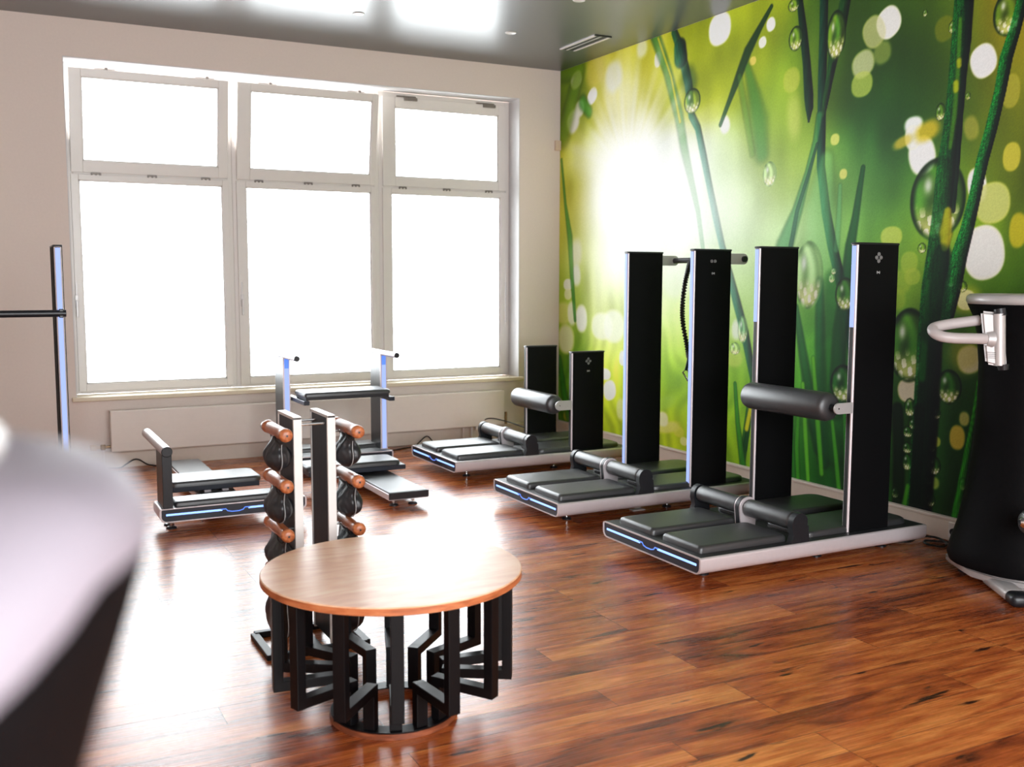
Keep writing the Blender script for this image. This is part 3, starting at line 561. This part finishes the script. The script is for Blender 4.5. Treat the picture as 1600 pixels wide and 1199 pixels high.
def panel(root, x0, x1, y0, y1, z0, z1, led=None, slot=True, icons=0):
    """slim upright post: aluminium core, black cladding both sides, light strip on the front edge"""
    yc = (y0+y1)/2; hw = (y1-y0)/2
    b = BM(); prism(b, rrect(x0, x1, y0+.004, y1-.004, .01, 3), 'z', z0, z1-.012)
    p = link('upright', b, M['alu'], root, smooth=50)
    b = BM(); box(b, x0+.010, x1-.006, y0, y0+.012, z0, z1-.010, .002); box(b, x0+.010, x1-.006, y1-.012, y1, z0, z1-.010, .002)
    link('cladding', b, M['black'], p)
    b = BM(); box(b, x0-.001, x1+.001, y0-.001, y1+.001, z1-.013, z1, .006, 3); link('cap', b, M['cap'], p, smooth=40)
    if slot:
        b = BM(); box(b, x0-.0012, x0+.004, yc-hw*.48, yc+hw*.48, z0, z1-.013); link('groove', b, M['slot'], p)
    if led:
        b = BM(); box(b, x0-.004, x0+.002, yc-hw*.52, yc+hw*.52, led[0], led[1]-.09, .002); link('led_strip', b, M['led'], p)
        b = BM(); box(b, x0-.004, x0+.002, yc-hw*.52, yc+hw*.52, led[1]-.09, led[1], .002); link('led_strip', b, M['led'], p)
    if icons:
        cx = (x0+x1)/2+.0; zi = z1-.075
        cs = [(-.018, 0), (.018, 0)] if icons == 2 else [(-.021, 0), (.021, 0), (0, .024), (0, -.024)]
        for du, dv in cs:
            b = BM(); k_ = .72
            tube(b, [(cx+k_*(du+.0115*cos(a)), y0-.0006, zi+k_*(dv+.0115*sin(a))) for a in np.linspace(0, 2*pi, 17)[:-1]], .0008, 5, closed=True)
            ic = link('button_symbol', b, M['icon'], p)
            b = BM(); c0 = Vector((cx+k_*du, 0, zi+k_*dv)); d = Vector((du, 0, dv)).normalized(); e_ = Vector((-d.z, 0, d.x))
            vs = [b.verts.new(Vector((0, yy, 0))+c0+q) for yy in (y0-.0008, y0) for q in (d*.004, e_*.0032-d*.002, -e_*.0032-d*.002)]
            b.faces.new(vs[:3]); b.faces.new(vs[3:][::-1])
            for i in range(3): b.faces.new((vs[i], vs[(i+1) % 3], vs[3+(i+1) % 3], vs[3+i]))
            link('arrow_symbol', b, M['icon'], p)
        b = BM(); zw = zi-.075
        lathe(b, [(.0025, -.001), (.0025, 0)], 10, cx, y0, zw, 'y')
        for sg in (-1, 1):
            for rr in (.006, .0105): tube(b, [(cx+sg*rr*cos(a), y0-.0006, zw+rr*sin(a)) for a in np.linspace(-.8, .8, 7)], .0008, 5)
        link('wireless_symbol', b, M['icon'], p)
    return p
def foot_rollers(root, x, W, z):
    for y0, y1 in ((.055, W/2-.028), (W/2+.028, W-.055)):
        b = BM(); R = .046
        lathe(b, [(R-.008, y0), (R-.001, y0+.006), (R, y0+.014), (R, y1-.014), (R-.001, y1-.006), (R-.008, y1)], 28, x, 0, z, 'y')
        ro = link('foot_roller', b, M['pad'], root, smooth=50)
        b = BM(); lathe(b, [(.012, y0-.004), (.012, y1+.004)], 12, x, 0, z, 'y'); link('axle', b, M['chrome'], ro)
    for y in (.03, W-.03):
        b = BM(); pr = [(x-.055, PH), (x+.062, PH), (x+.055, z-.02)]+[(x+.049*cos(a), z+.049*sin(a)) for a in np.linspace(-.3, pi-.1, 12)]+[(x-.05, z-.02), (x-.04, PH+.04)]
        prism(b, pr, 'y', y-.018, y+.018); link('roller_mount', b, M['cap'], root, smooth=40)
    b = BM(); yc = W/2
    a = [(x-.045, PH)]+[(x+.056*cos(t), z+.056*sin(t)) for t in np.linspace(pi, 0, 16)]+[(x+.05, PH)]
    prism(b, a[::-1], 'y', yc-.024, yc+.024); cm = link('roller_clamp', b, M['alu'], root, smooth=40)
    b = BM(); a2 = [(x-.047, PH)]+[(x+.0585*cos(t), z+.0585*sin(t)) for t in np.linspace(pi, 0, 16)]+[(x+.052, PH)]
    prism(b, a2[::-1], 'y', yc-.014, yc+.014); link('clamp_band', b, M['cap'], cm, smooth=40)
def big_roller(root, x, y0, y1, z, R=.075):
    b = BM(); lathe(b, [(.03, y0-.006), (R-.022, y0), (R-.006, y0+.01), (R, y0+.03), (R, y1-.03), (R-.006, y1-.01), (R-.022, y1), (.03, y1+.006)], 36, x, 0, z, 'y')
    r = link('roller', b, M['pad'], root, smooth=50)
    b = BM(); tube(b, [(x-.02, y, z+R*.966) for y in np.linspace(y0+.03, y1-.03, 4)], .0008, 5); link('seam', b, M['cap'], r)
    b = BM(); tube(b, [(x, y0-.03, z), (x, y1+.03, z)], .018, 14); link('axle', b, M['cap'], r)
def side_bracket(root, x0, x1, y, z, hz=.028, round_left=True, hole=True):
    b = BM()
    if round_left: pts = [(x0+hz+hz*cos(a), z+hz*sin(a)) for a in np.linspace(pi/2, 1.5*pi, 12)]+[(x1, z-hz), (x1, z+hz)]
    else: pts = [(x1-hz+hz*cos(a), z+hz*sin(a)) for a in np.linspace(-pi/2, .5*pi, 12)]+[(x0, z+hz), (x0, z-hz)]
    prism(b, pts, 'y', y-.005, y+.005); br = link('bracket', b, M['alu2'], root)
    b = BM(); cxh = (x0+hz) if round_left else (x1-hz)
    lathe(b, [(.004 if round_left else .013, -.0065), (.004 if round_left else .013, .0065)], 16, cxh, y, z, 'y'); link('bolt', b, M['cap'], br)
W_, L_ = .85, 1.50
PX0, PX1 = .985, 1.275
def platform_machine(label, loc, ptop, cfg, rz=0, name='exercise_machine'):
    r = thing(name, label, 'exercise machine', loc, rz)
    feet(r, [(.18, .21), (.18, .64), (.92, .21), (.92, .64), (1.38, .2), (1.38, .65)], .08)
    base_frame(r, L_, W_, .068, PH-.002)
    pad(r, .045, .585, .065, .375, PH); pad(r, .045, .585, .455, .765, PH)
    pad(r, .70, 1.44, .065, .375, PH, .030, r=.06); pad(r, .70, 1.44, .475, .785, PH, .030, r=.06)
    foot_rollers(r, .62, W_, .252)
    ny0, ny1, fy0, fy1 = .055, .105, .785, .835
    led = cfg.get('led'); ic = cfg.get('icons', 0)
    panel(r, PX0, PX1, ny0, ny1, PH, ptop, led, icons=ic)
    panel(r, PX0, PX1, fy0, fy1, PH, ptop, led)
    return r
# hip roller machine (front right)
m3 = platform_machine('tall black exercise machine with thick padded roller between posts, nearest the camera', (-1.84, -4.55, 0), 1.637, {'led': (1.21, 1.62), 'icons': 4})
for y in (.063, .775): side_bracket(m3, .868, .99, y, .80)
big_roller(m3, .905, .125, .755, .80)
# grip bar machine (middle)
m2 = platform_machine('tall black exercise machine with a thin grip bar and hanging strap at the top', (-1.855, -3.24, 0), 1.637, {'led': (PH, 1.62), 'icons': 2})
for y in (.08, .81): side_bracket(m2, 1.27, 1.42, y, 1.578, .034, False)
b = BM(); tube(b, [(1.386, .06, 1.578), (1.386, .83, 1.578)], .019, 16); link('grip_bar', b, M['cap'], m2, smooth=60)
# low machine (back)
m1 = platform_machine('low black exercise machine with short posts and padded roller, by the window wall corner', (-1.83, -1.73, 0), .905, {'icons': 4})
for y in (.063, .775): side_bracket(m1, .848, .99, y, .50, .036)
big_roller(m1, .885, .125, .75, .50)
# left machine, turned to face the camera, mostly out of frame
m0 = platform_machine('tall light-edged exercise machine post with a black bar at the left edge', (-4.30, -2.935, 0), 1.637, {'led': (PH, 1.62)}, rz=pi/2)
b = BM(); tube(b, [(.975, .05, 1.25), (.975, .80, 1.25)], .020, 16); link('grip_bar', b, M['cap'], m0, smooth=60)
for y in (.075, .815): 
    b = BM(); box(b, .96, .99, y-.012, y+.012, 1.225, 1.275, .004); link('bracket', b, M['cap'], m0)

# strap with coiled rope hanging on the grip bar
st = thing('hanging_strap', 'black coiled rope with green strap and metal buckle hanging from the grip bar', 'strap', (-.469, -2.655, 1.578))
b = BM(); pts = []
ctrl = smoothcurve([(-.031, 0, .0), (-.034, .02, -.06), (-.034, .055, -.16), (-.034, .078, -.3), (-.034, .07, -.42), (-.03, .03, -.56), (-.02, .012, -.66)], 34)
prev = None
for i, c in enumerate(ctrl):
    a = i*1.25; pts.append(c+Vector((cos(a)*.011, sin(a)*.011, 0)))
tube(b, pts, .008, 7); tube(b, ctrl, .010, 8)
tube(b, [(.028*cos(a), .0, .028*sin(a)) for a in np.linspace(0, 2*pi, 19)[:-1]], .006, 8, closed=True)
link('coiled_rope', b, M['cord'], st)
b = BM(); tube(b, smoothcurve([(-.02, .012, -.65), (-.022, .02, -.70), (-.025, .035, -.75)], 6), .011, 8); link('strap', b, M['strap'], st)
b = BM(); tube(b, [(-.02, .03, -.735), (-.04, .05, -.765), (-.04, -.01, -.82), (-.03, -.025, -.80)], .006, 8, closed=True); link('buckle', b, M['chrome'], st)

# two low bench machines -----------------------------------------
def bench_machine(name, label, loc, rz, post_h, variant):
    """local: LED face at x=0 (front), benches towards +x; width along y"""
    W = .85
    r = thing(name, label, 'exercise machine', loc, rz)
    feet(r, [(.12, .08), (.12, .77)]+([(.42, .08), (.42, .77)] if variant == 'back' else [(.21, .08), (.21, .77)]), .075)
    base_frame(r, .46 if variant == 'back' else .25, W, .062, .142)
    pad(r, .035, .25 if variant == 'back' else .205, .09, W-.03 if variant == 'back' else W-.09, .142, .030)
    return r
# L: faces the camera (LED towards -Y). local x -> world +Y, local y -> world -X
ml = bench_machine('bench_machine', 'low T-shaped bench machine with silver bar handle, left of the sandbag rack', (-3.08, -2.32, 0), pi/2, .5, 'front')
def edge_post(r, x0, x1, y, z1, led, ledface):
    b = BM(); box(b, x0, x1, y-.027, y+.027, .142, z1, .003); p = link('upright', b, M['ash'] if False else M['cap'], r)
    if led:
        xx = x1 if ledface > 0 else x0
        b = BM(); box(b, min(xx, xx+ledface*.012), max(xx, xx+ledface*.012), y-.027, y+.027, .142, z1, .002); link('edge_profile', b, M['alu'], p)
        xx2 = xx+ledface*.012
        b = BM(); box(b, min(xx2, xx2+ledface*.003), max(xx2, xx2+ledface*.003), y-.016, y+.016, .15, z1-.08, .001); link('led_strip', b, M['led'], p)
        b = BM(); box(b, min(xx2, xx2+ledface*.003), max(xx2, xx2+ledface*.003), y-.016, y+.016, z1-.08, z1-.01, .001); link('led_strip', b, M['ledtop'], p)
    return p
def bar_handle(r, x0, x1, y, z, R=.030):
    b = BM(); lathe(b, [(R, x0), (R, x1)], 24, 0, y, z, 'x'); h = link('handle_bar', b, M['alu'], r, smooth=40)
    b = BM(); lathe(b, [(R*.9, x0-.004), (R*1.02, x0-.001), (R*1.02, x0+.003)], 24, 0, y, z, 'x'); link('end_cap', b, M['cap'], h)
    b = BM(); lathe(b, [(R*1.02, x1-.003), (R*1.02, x1+.001), (R*.9, x1+.004)], 24, 0, y, z, 'x'); link('end_cap', b, M['cap'], h)
for y in (.05, .80):
    edge_post(ml, .012, .235, y, .455, False, 0)
    bar_handle(ml, .0, .80, y, .47)
b = BM(); box(b, .25, 1.80, .305, .545, .055, .098, .004); bl = link('bench_rail', b, M['alu'], ml)
b = BM(); box(b, .47, 1.795, .312, .538, .096, .110, .005); link('bench_pad', b, M['pad'], bl)
b = BM(); box(b, .50, .80, .165, .70, .13, .165, .004); sf = link('seat_frame', b, M['dark'], ml)
for y in (.37, .48):
    b = BM(); box(b, .55, .70, y-.02, y+.02, .10, .135); link('slide_rail', b, M['alu'], sf)
pad(ml, .49, .81, .15, .72, .163, .034, 'seat_pad', .05)
feet(ml, [(1.72, .36), (1.72, .49)], .06)
# B: base against the window wall, benches towards camera (local x -> world -Y, y -> world +X)
mb = bench_machine('bench_machine', 'low bench machine with two tall blue-lit posts and raised pad, below the window', (-2.88, -.55, 0), -pi/2, .9, 'back')
for y in (.06, .81):
    edge_post(mb, .14, .36, y, .875, True, 1)
    bar_handle(mb, .13, .66, y, .885, .021)
for y in (.115, .755):
    b = BM(); box(b, .24, .70, y-.02, y+.02, .555, .585, .003); link('pad_arm', b, M['dark'], mb)
b = BM(); box(b, .40, .66, .12, .745, .585, .61, .003); uf = link('raised_pad_frame', b, M['cap'], mb)
b = pad(mb, .39, .67, .11, .755, .61, .03, 'raised_pad', .02)
b = BM(); box(b, .46, 1.76, .33, .60, .055, .095, .004); bl = link('bench_rail', b, M['alu'], mb)
b = BM(); box(b, .47, 1.755, .337, .593, .092, .106, .005); link('bench_pad', b, M['pad'], bl)
b = BM(); box(b, 1.755, 1.765, .33, .60, .06, .104, .003); link('bench_end', b, M['cap'], bl)
b = BM(); box(b, .83, 1.13, .0, .69, .125, .158, .004); link('seat_frame', b, M['dark'], mb)
b = BM(); box(b, .80, .90, .36, .56, .095, .13); link('slide_block', b, M['cap'], mb)
pad(mb, .84, 1.12, -.01, .66, .158, .034, 'seat_pad', .04)
feet(mb, [(1.66, .40), (1.66, .53)], .06)

# ---------------------------------------------------------------- round wooden table
tb = thing('round_table', 'round oak-topped coffee table on black steel spoke legs', 'table', (-3.595, -5.174, 0))
b = BM(); lathe(b, [(.424, .4755), (.428, .478), (.428, .4985), (.425, .502)], 96)
tp = link('tabletop', b, M['oak'], tb, smooth=40)
for f in tp.data.polygons: f.material_index = 0
tp.data.materials.append(M['oak_edge'])
for f in tp.data.polygons:
    if abs(f.normal.z) < .5: f.material_index = 1
b = BM(); n = 64; vs = []
for (rr, z) in ((.213, .001), (.213, .020), (.175, .020), (.175, .001)):
    vs.append([b.verts.new((rr*cos(2*pi*k/n), rr*sin(2*pi*k/n), z)) for k in range(n)])
for i in range(4):
    A, B = vs[i], vs[(i+1) % 4]
    for k in range(n): b.faces.new((A[k], A[(k+1) % n], B[(k+1) % n], B[k]))
link('base_ring', b, M['ring'], tb, smooth=40)
b = BM(); vs = []
for (rr, z) in ((.209, .020), (.209, .024), (.155, .024), (.155, .020)):
    vs.append([b.verts.new((rr*cos(2*pi*k/n), rr*sin(2*pi*k/n), z)) for k in range(n)])
for i in range(4):
    A, B = vs[i], vs[(i+1) % 4]
    for k in range(n): b.faces.new((A[k], A[(k+1) % n], B[(k+1) % n], B[k]))
for k in range(12):
    a = 2*pi*(k+.5)/12; lathe(b, [(.005, .024), (.004, .0275)], 8, .182*cos(a), .182*sin(a), 0)
link('steel_plate', b, M['metal_black'], tb)
a0 = math.atan2(CAM.y+5.174, CAM.x+3.595)+.03
for k in range(14):
    b = BM()
    box(b, .365, .397, -.020, .020, .135, .4755, .002)
    box(b, .19, .37, -.020, .020, .135, .167, .002)
    box(b, .165, .197, -.020, .020, .024, .167, .002)
    link('leg', b, M['metal_black'], tb, rot=(0, 0, a0+k*2*pi/14))

# ---------------------------------------------------------------- sandbag rack
rk = thing('bag_rack', 'slim two-post black and white rack behind the round table', 'rack', (-3.655, -4.385, 0))
for x in (-.066, .066):
    b = BM(); box(b, x-.0135, x+.0135, -.105, .105, .03, .915, .002); p = link('post', b, M['ash'], rk)
    b = BM(); box(b, x-.0165, x+.0165, -.118, -.105, .02, .925, .002); box(b, x-.0165, x+.0165, .105, .118, .02, .925, .002); box(b, x-.0165, x+.0165, -.118, .118, .915, .927, .002)
    link('edge_frame', b, M['white'], p)
for y in (-.085, .03):
    b = BM(); tube(b, [(-.055, y, .892), (.055, y, .892)], .005, 8); link('cross_rod', b, M['chrome'], rk)
for y in (-.14, .14):
    b = BM(); box(b, -.19, .19, y-.016, y+.016, .0, .025, .003); link('base_bar', b, M['metal_black'], rk)
for x in (-.19, 0, .19):
    b = BM(); box(b, x-.016, x+.016, -.14, .14, .0, .022, .003); link('base_bar', b, M['metal_black'], rk)
for zz in (.845, .66, .475, .30):
    for s in (-1, 1):
        b = BM(); tube(b, [(s*.08, .04, zz+.01), (s*.115, .04, zz+.01), (s*.125, .04, zz+.024)], .005, 8); tube(b, [(s*.08, -.06, zz+.01), (s*.115, -.06, zz+.01), (s*.125, -.06, zz+.024)], .005, 8)
        link('hook', b, M['chrome'], rk)
def weight_bag(label, x, y, z, sc, sz, flip, group):
    r = thing('weight_bag', label, 'weight bag', (x, y, z), 0, group)
    b = BM(); R = .024
    prof = [(R*.55, -.150), (R*.95, -.146), (R*1.08, -.132), (R*1.05, -.116), (R*.92, -.108), (R*.98, -.085), (R*1.0, 0), (R*.98, .085), (R*.9, .108), (R*1.05, .115), (R*1.08, .135), (R*.9, .148), (R*.5, .15)]
    lathe(b, prof, 20, 0, 0, 0, 'y'); h = link('handle', b, M['beech'], r, smooth=60)
    b = BM(); lathe(b, [(.004, -.152), (.004, -.149)], 10, 0, 0, 0, 'y'); link('plug', b, M['cap'], h)
    b = BM()   # drooping leather pouch
    nb, ns_ = 44, 14; Rg = []
    for i in range(ns_):
        t = i/(ns_-1); zz = -.025-t*(.155*sz)
        wr = sin(pi*min(1, t*.62+.09))**1.0 if t < .9 else None
        prof_r = [.16, .30, .45, .60, .74, .86, .95, 1.0, 1.0, .97, .88, .72, .48, .14][i]
        ring = []
        for k in range(nb):
            a = 2*pi*k/nb
            fold = 1+.10*(1-t)*sin(a*7+i*.25)+.05*sin(a*3+t*4+flip)+.03*sin(a*11-t*9)
            rx = min(.058*sc, .0505)*prof_r*fold; ry = (.085 if t < .5 else .08)*sc*max(prof_r, .95-.75*t)*fold
            ring.append(b.verts.new((rx*cos(a), ry*sin(a)*.95, zz)))
        Rg.append(ring)
    for A, B in zip(Rg, Rg[1:]):
        for k in range(nb): b.faces.new((A[k], A[(k+1) % nb], B[(k+1) % nb], B[k]))
    b.faces.new(Rg[0][::-1]); b.faces.new(Rg[-1])
    bg = link('bag', b, M['bag'], r, smooth=80)
    b = BM(); tube(b, [(0, -.085*sc*q-.003, -.025-t*(.155*sz)) for t, q in ((0, 1.0), (.1, .93), (.2, .86), (.3, .83), (.4, .86), (.5, .92), (.6, .96), (.7, .93), (.8, .84), (.9, .62), (1, .2))], .0018, 6); link('stitching', b, M['thread'], bg)
    b = BM()
    tube(b, smoothcurve([(0, -.10, -.02), (-.012, -.09, -.035), (-.02, -.07, -.03), (-.02, -.05, -.012)], 5), .0035, 6)
    tube(b, smoothcurve([(0, .10, -.02), (0, .06, -.045), (0, 0, -.05), (0, -.06, -.045), (0, -.10, -.02)], 5), .0035, 6)
    link('cord', b, M['cord'], r)
    return r
lv = [(.875, .88, .84, 'top'), (.683, 1.2, .88, 'second'), (.498, 1.25, .86, 'third'), (.315, 1.4, 1.5, 'bottom')]
for s, sn in ((-1, 'left'), (1, 'right')):
    for z, sc, sz, nm in lv:
        lab = {'top': 'black leather weight bag with wooden handle, topmost on the %s side of the rack',
               'second': 'black leather weight bag with wooden handle, second from top, %s side of rack',
               'third': 'black leather weight bag with wooden handle, third from top, %s side of rack',
               'bottom': 'largest black leather weight bag near the floor on the %s side of the rack'}[nm] % sn
        weight_bag(lab, -3.655+s*(.138), -4.47, z+(.0 if s < 0 else -.005), sc, sz, s, 'weight bags on the rack')

# ---------------------------------------------------------------- black tower machine at the right edge
def flared(bm, cx, cy, rings, seg=48, rot=0, n=2.6):
    R = []
    for z, rx, ry in rings:
        ring = []
        for k in range(seg):
            a = 2*pi*k/seg; c_, s_ = cos(a), sin(a)
            u = rx*math.copysign(abs(c_)**(2/n), c_); v = ry*math.copysign(abs(s_)**(2/n), s_)
            ring.append(bm.verts.new((cx+u*cos(rot)-v*sin(rot), cy+u*sin(rot)+v*cos(rot), z)))
        R.append(ring)
    for A, B in zip(R, R[1:]):
        for k in range(seg): bm.faces.new((A[k], A[(k+1) % seg], B[(k+1) % seg], B[k]))
    bm.faces.new(R[0][::-1]); bm.faces.new(R[-1])
TRX, TRY = -.36, -5.13
tw = thing('tower_machine', 'flared black fitness tower with silver top rim and light grey loop handle at right edge', 'exercise machine', (TRX, TRY, 0))
b = BM(); flared(b, 0, 0, [(.075, .27, .27), (.09, .315, .315), (.12, .325, .325), (.18, .312, .312), (.28, .285, .285), (.45, .255, .255), (.65, .235, .235), (.85, .224, .224), (1.05, .226, .226), (1.2, .24, .24), (1.28, .26, .26), (1.335, .285, .285), (1.345, .27, .27)], n=2.2)
link('body', b, M['tower'], tw, smooth=50)
b = BM(); flared(b, 0, 0, [(1.33, .26, .26), (1.338, .285, .285), (1.352, .292, .292), (1.372, .290, .290), (1.384, .275, .275), (1.386, .02, .02)], n=2.2)
link('top_rim', b, M['alu2'], tw, smooth=50)
b = BM(); pl = [(-.09, .36), (-.13, .33), (-.25, .10), (-.26, -.06), (-.20, -.24), (.10, -.36), (.28, -.30), (.32, .10), (.20, .36)]
prism(b, pl, 'z', .03, .075); bmesh.ops.bevel(b, geom=b.edges[:], offset=.012, segments=3, affect='EDGES'); link('base_plate', b, M['alu2'], tw, smooth=40)
for x, y in ((-.10, .24), (.18, .28), (.2, -.2)):
    b = BM(); lathe(b, [(.03, 0), (.03, .034)], 16, x, y, 0); link('foot', b, M['cap'], tw)
def bar_along(bm, p0, p1, w, h, z0):
    p0 = Vector(p0); p1 = Vector(p1); L = (p1-p0).length; a = math.atan2(p1.y-p0.y, p1.x-p0.x)
    box(bm, 0, L, -w/2, w/2, z0, z0+h, min(w, h)*.42, 4, Matrix.Translation((p0.x, p0.y, 0)) @ Matrix.Rotation(a, 4, 'Z'))
b = BM(); bar_along(b, (-.175, .03), (-.335, -.225), .095, .055, .006); fo = link('base_foot', b, M['alu2'], tw, smooth=50)
b = BM(); bar_along(b, (-.315, -.20), (-.37, -.285), .098, .06, .0); link('foot_cap', b, M['cap'], fo, smooth=50)
def wl(pts): return [Vector(q)-Vector((TRX, TRY, 0)) for q in pts]
# upright arm block
b = BM(); q = wl([(-.808, -5.184, 1.312), (-.722, -5.236, 1.302), (-.715, -5.261, 1.058), (-.80, -5.217, 1.076)])
bk = Vector((.045, .035, 0)); A = [b.verts.new(v) for v in q]; B_ = [b.verts.new(v+bk) for v in q]
b.faces.new(A); b.faces.new(B_[::-1])
for i in range(4): b.faces.new((A[i], A[(i+1) % 4], B_[(i+1) % 4], B_[i]))
bmesh.ops.recalc_face_normals(b, faces=b.faces); bmesh.ops.bevel(b, geom=b.edges[:], offset=.012, segments=3, affect='EDGES')
ab = link('arm_block', b, M['alu2'], tw, smooth=40)
b = BM(); tube(b, wl([(-.735, -5.232, 1.29), (-.737, -5.226, 1.322)]), [.026, .024], 18); link('end_plug', b, M['cap'], ab, smooth=40)
b = BM(); tube(b, wl([(-.722, -5.25, 1.05), (-.724, -5.248, 1.075)]), [.022, .026], 18); link('end_plug', b, M['cap'], ab, smooth=40)
b = BM(); tube(b, wl([(-.735, -5.238, 1.070), (-.740, -5.228, 1.300)]), .026, 20); link('arm_tube', b, M['alu2'], ab, smooth=40)
b = BM(); tube(b, wl([(-.735, -5.225, 1.20), (-.56, -5.10, 1.20)]), .02, 16); link('arm', b, M['alu2'], tw, smooth=40)
b = BM(); tube(b, smoothcurve(wl([(-.775, -5.222, 1.188), (-.85, -5.19, 1.19), (-.93, -5.15, 1.192), (-.972, -5.115, 1.20), (-.978, -5.08, 1.218), (-.95, -5.06, 1.235), (-.88, -5.08, 1.25), (-.76, -5.14, 1.268)]), 7), .024, 16)
lathe(b, [(.034, 0), (.034, .012), (.026, .02)], 20, *wl([(-.775, -5.222, 1.188)])[0], 'x') if False else None
hd = link('loop_handle', b, M['shellw'], tw, smooth=60)
b = BM(); tube(b, wl([(-.772, -5.224, 1.187), (-.80, -5.212, 1.188)]), [.036, .028], 20); link('collar', b, M['alu2'], hd, smooth=40)
b = BM()
for k in range(4): tube(b, [Vector(v) for v in wl([(-.803+.0035, -5.2115-.0035, 1.13-.008*k), (-.758, -5.240, 1.126-.008*k)])], .0008, 4)
link('small_print', b, M['slot'], ab)
b = BM(); tube(b, wl([(-.745, -5.40, .39), (-.735, -5.405, .39), (-.58, -5.485, .39), (-.57, -5.49, .39)]), [.04, .05, .05, .04], 24); kp = link('knee_pad', b, M['pad'], tw, smooth=50)
b = BM(); tube(b, wl([(-.757, -5.394, .39), (-.740, -5.403, .39)]), [.014, .03], 18); link('pad_end', b, M['chrome'], kp, smooth=50)
b = BM(); tube(b, wl([(-.64, -5.45, .39), (-.45, -5.2, .39)]), .018, 12); link('pad_arm', b, M['alu2'], tw, smooth=50)

# ---------------------------------------------------------------- machine housing close to the camera, lower left
fg = thing('machine_housing', 'large blurred white-topped black machine housing in the lower left foreground', 'exercise machine', (-4.830, -7.833, 0))
k = .75
def fz(z): return 1.464-k*(1.45-z)
def slope_front(o, wts):
    # the hood dips towards the user's side
    for v in o.data.vertices:
        d = max(0, -(v.co.x*.457+v.co.y*.889))
        zz = v.co.z; v.co.z -= .60*max(0, d-.022)*float(np.interp(zz, wts[0], wts[1]))
b = BM(); flared(b, 0, 0, [(.0, .20, .20), (.02, .215, .215), (.10, .20, .20), (.30, .15, .15), (.6, .105, .105), (.9, .086, .086)]+[(fz(z), k*r_, k*r_) for z, r_ in ((1.0, .118), (1.08, .125), (1.16, .142), (1.21, .157), (1.25, .170), (1.28, .179), (1.294, .181))], n=2.1)
slope_front(link('body', b, M['tower'], fg, smooth=60), ([.9, fz(1.1), fz(1.294)], [0, .2, 1]))
b = BM(); flared(b, 0, 0, [(fz(z), k*r_, k*r_) for z, r_ in ((1.294, .181), (1.302, .182), (1.312, .180), (1.322, .174), (1.331, .162), (1.337, .140), (1.339, .115), (1.337, .09), (1.333, .03))], n=2.1)
slope_front(link('lid', b, M['lid'], fg, smooth=60), ([fz(1.294), fz(1.339)], [1, .55]))
b = BM(); tube(b, [(k*.10*cos(a), k*.10*sin(a), fz(1.345)) for a in np.linspace(0, 2*pi, 33)[:-1]], .008, 10, closed=True); slope_front(link('rim', b, M['white'], fg, smooth=60), ([0, 2], [.55, .55]))

# ---------------------------------------------------------------- cords, outlet, small plate
b = BM(); tube(b, smoothcurve([(-3.99, -.06, .006), (-3.90, -.08, .006), (-3.86, -.09, .03), (-3.80, -.10, .066), (-3.76, -.10, .062), (-3.70, -.09, .02), (-3.64, -.10, .006), (-3.55, -.35, .006), (-3.52, -.62, .02)], 6), .0055, 8)
tag(link('power_cord', b, M['cord']), 'black cord looping up against the baseboard left of the low bench machine', 'cord', )
b = BM(); tube(b, smoothcurve([(-2.05, -.66, .02), (-2.0, -.5, .006), (-1.85, -.30, .006), (-1.65, -.2, .006), (-1.5, -.12, .006), (-1.38, -.1, .08), (-1.30, -.1, .012), (-1.2, -.2, .006)], 6), .0055, 8)
tag(link('power_cord', b, M['cord']), 'black cord running along the baseboard below the radiator, kinked upward at one spot', 'cord')
b = BM(); tube(b, smoothcurve([(-.80, -.10, .10), (-.84, -.12, .18), (-.80, -.20, .215), (-.72, -.4, .20), (-.66, -.70, .165)], 6), .005, 8)
tag(link('power_cord', b, M['cord']), 'dark curved cord near the right radiator valve behind the low machine', 'cord')
ot = thing('wall_outlet', 'white outlet in the baseboard with a black plug, beside the black tower', 'outlet', (-.034, -4.50, .068))
b = BM(); box(b, -.012, -.0, -.055, .055, -.045, .045, .004); link('cover', b, M['white'], ot)
b = BM(); tube(b, [(-.012, 0, .0), (-.045, 0, .0)], [.021, .019], 16); tube(b, [(-.04, 0, .0), (-.05, 0, -.03), (-.05, .01, -.060)], .008, 8); link('plug', b, M['cap'], ot)
b = BM()
tube(b, smoothcurve([(-.084, -4.49, .010), (-.12, -4.44, .008), (-.17, -4.40, .008), (-.22, -4.45, .008), (-.19, -4.53, .008), (-.12, -4.50, .009), (-.10, -4.42, .02), (-.16, -4.36, .022), (-.28, -4.38, .010), (-.36, -4.30, .010)], 8), .006, 8)
tag(link('power_cord', b, M['cord']), 'tangled black cord on the floor beside the plugged-in baseboard outlet', 'cord')
b = BM(); box(b, -1.20, -1.11, -3.045, -2.995, 0, .006, .002); box(b, -1.155, -1.115, -3.0, -2.985, .006, .03, .002)
tag(link('floor_plate', b, M['white']), 'small white plate lying on the floor under the middle machine', 'plate')
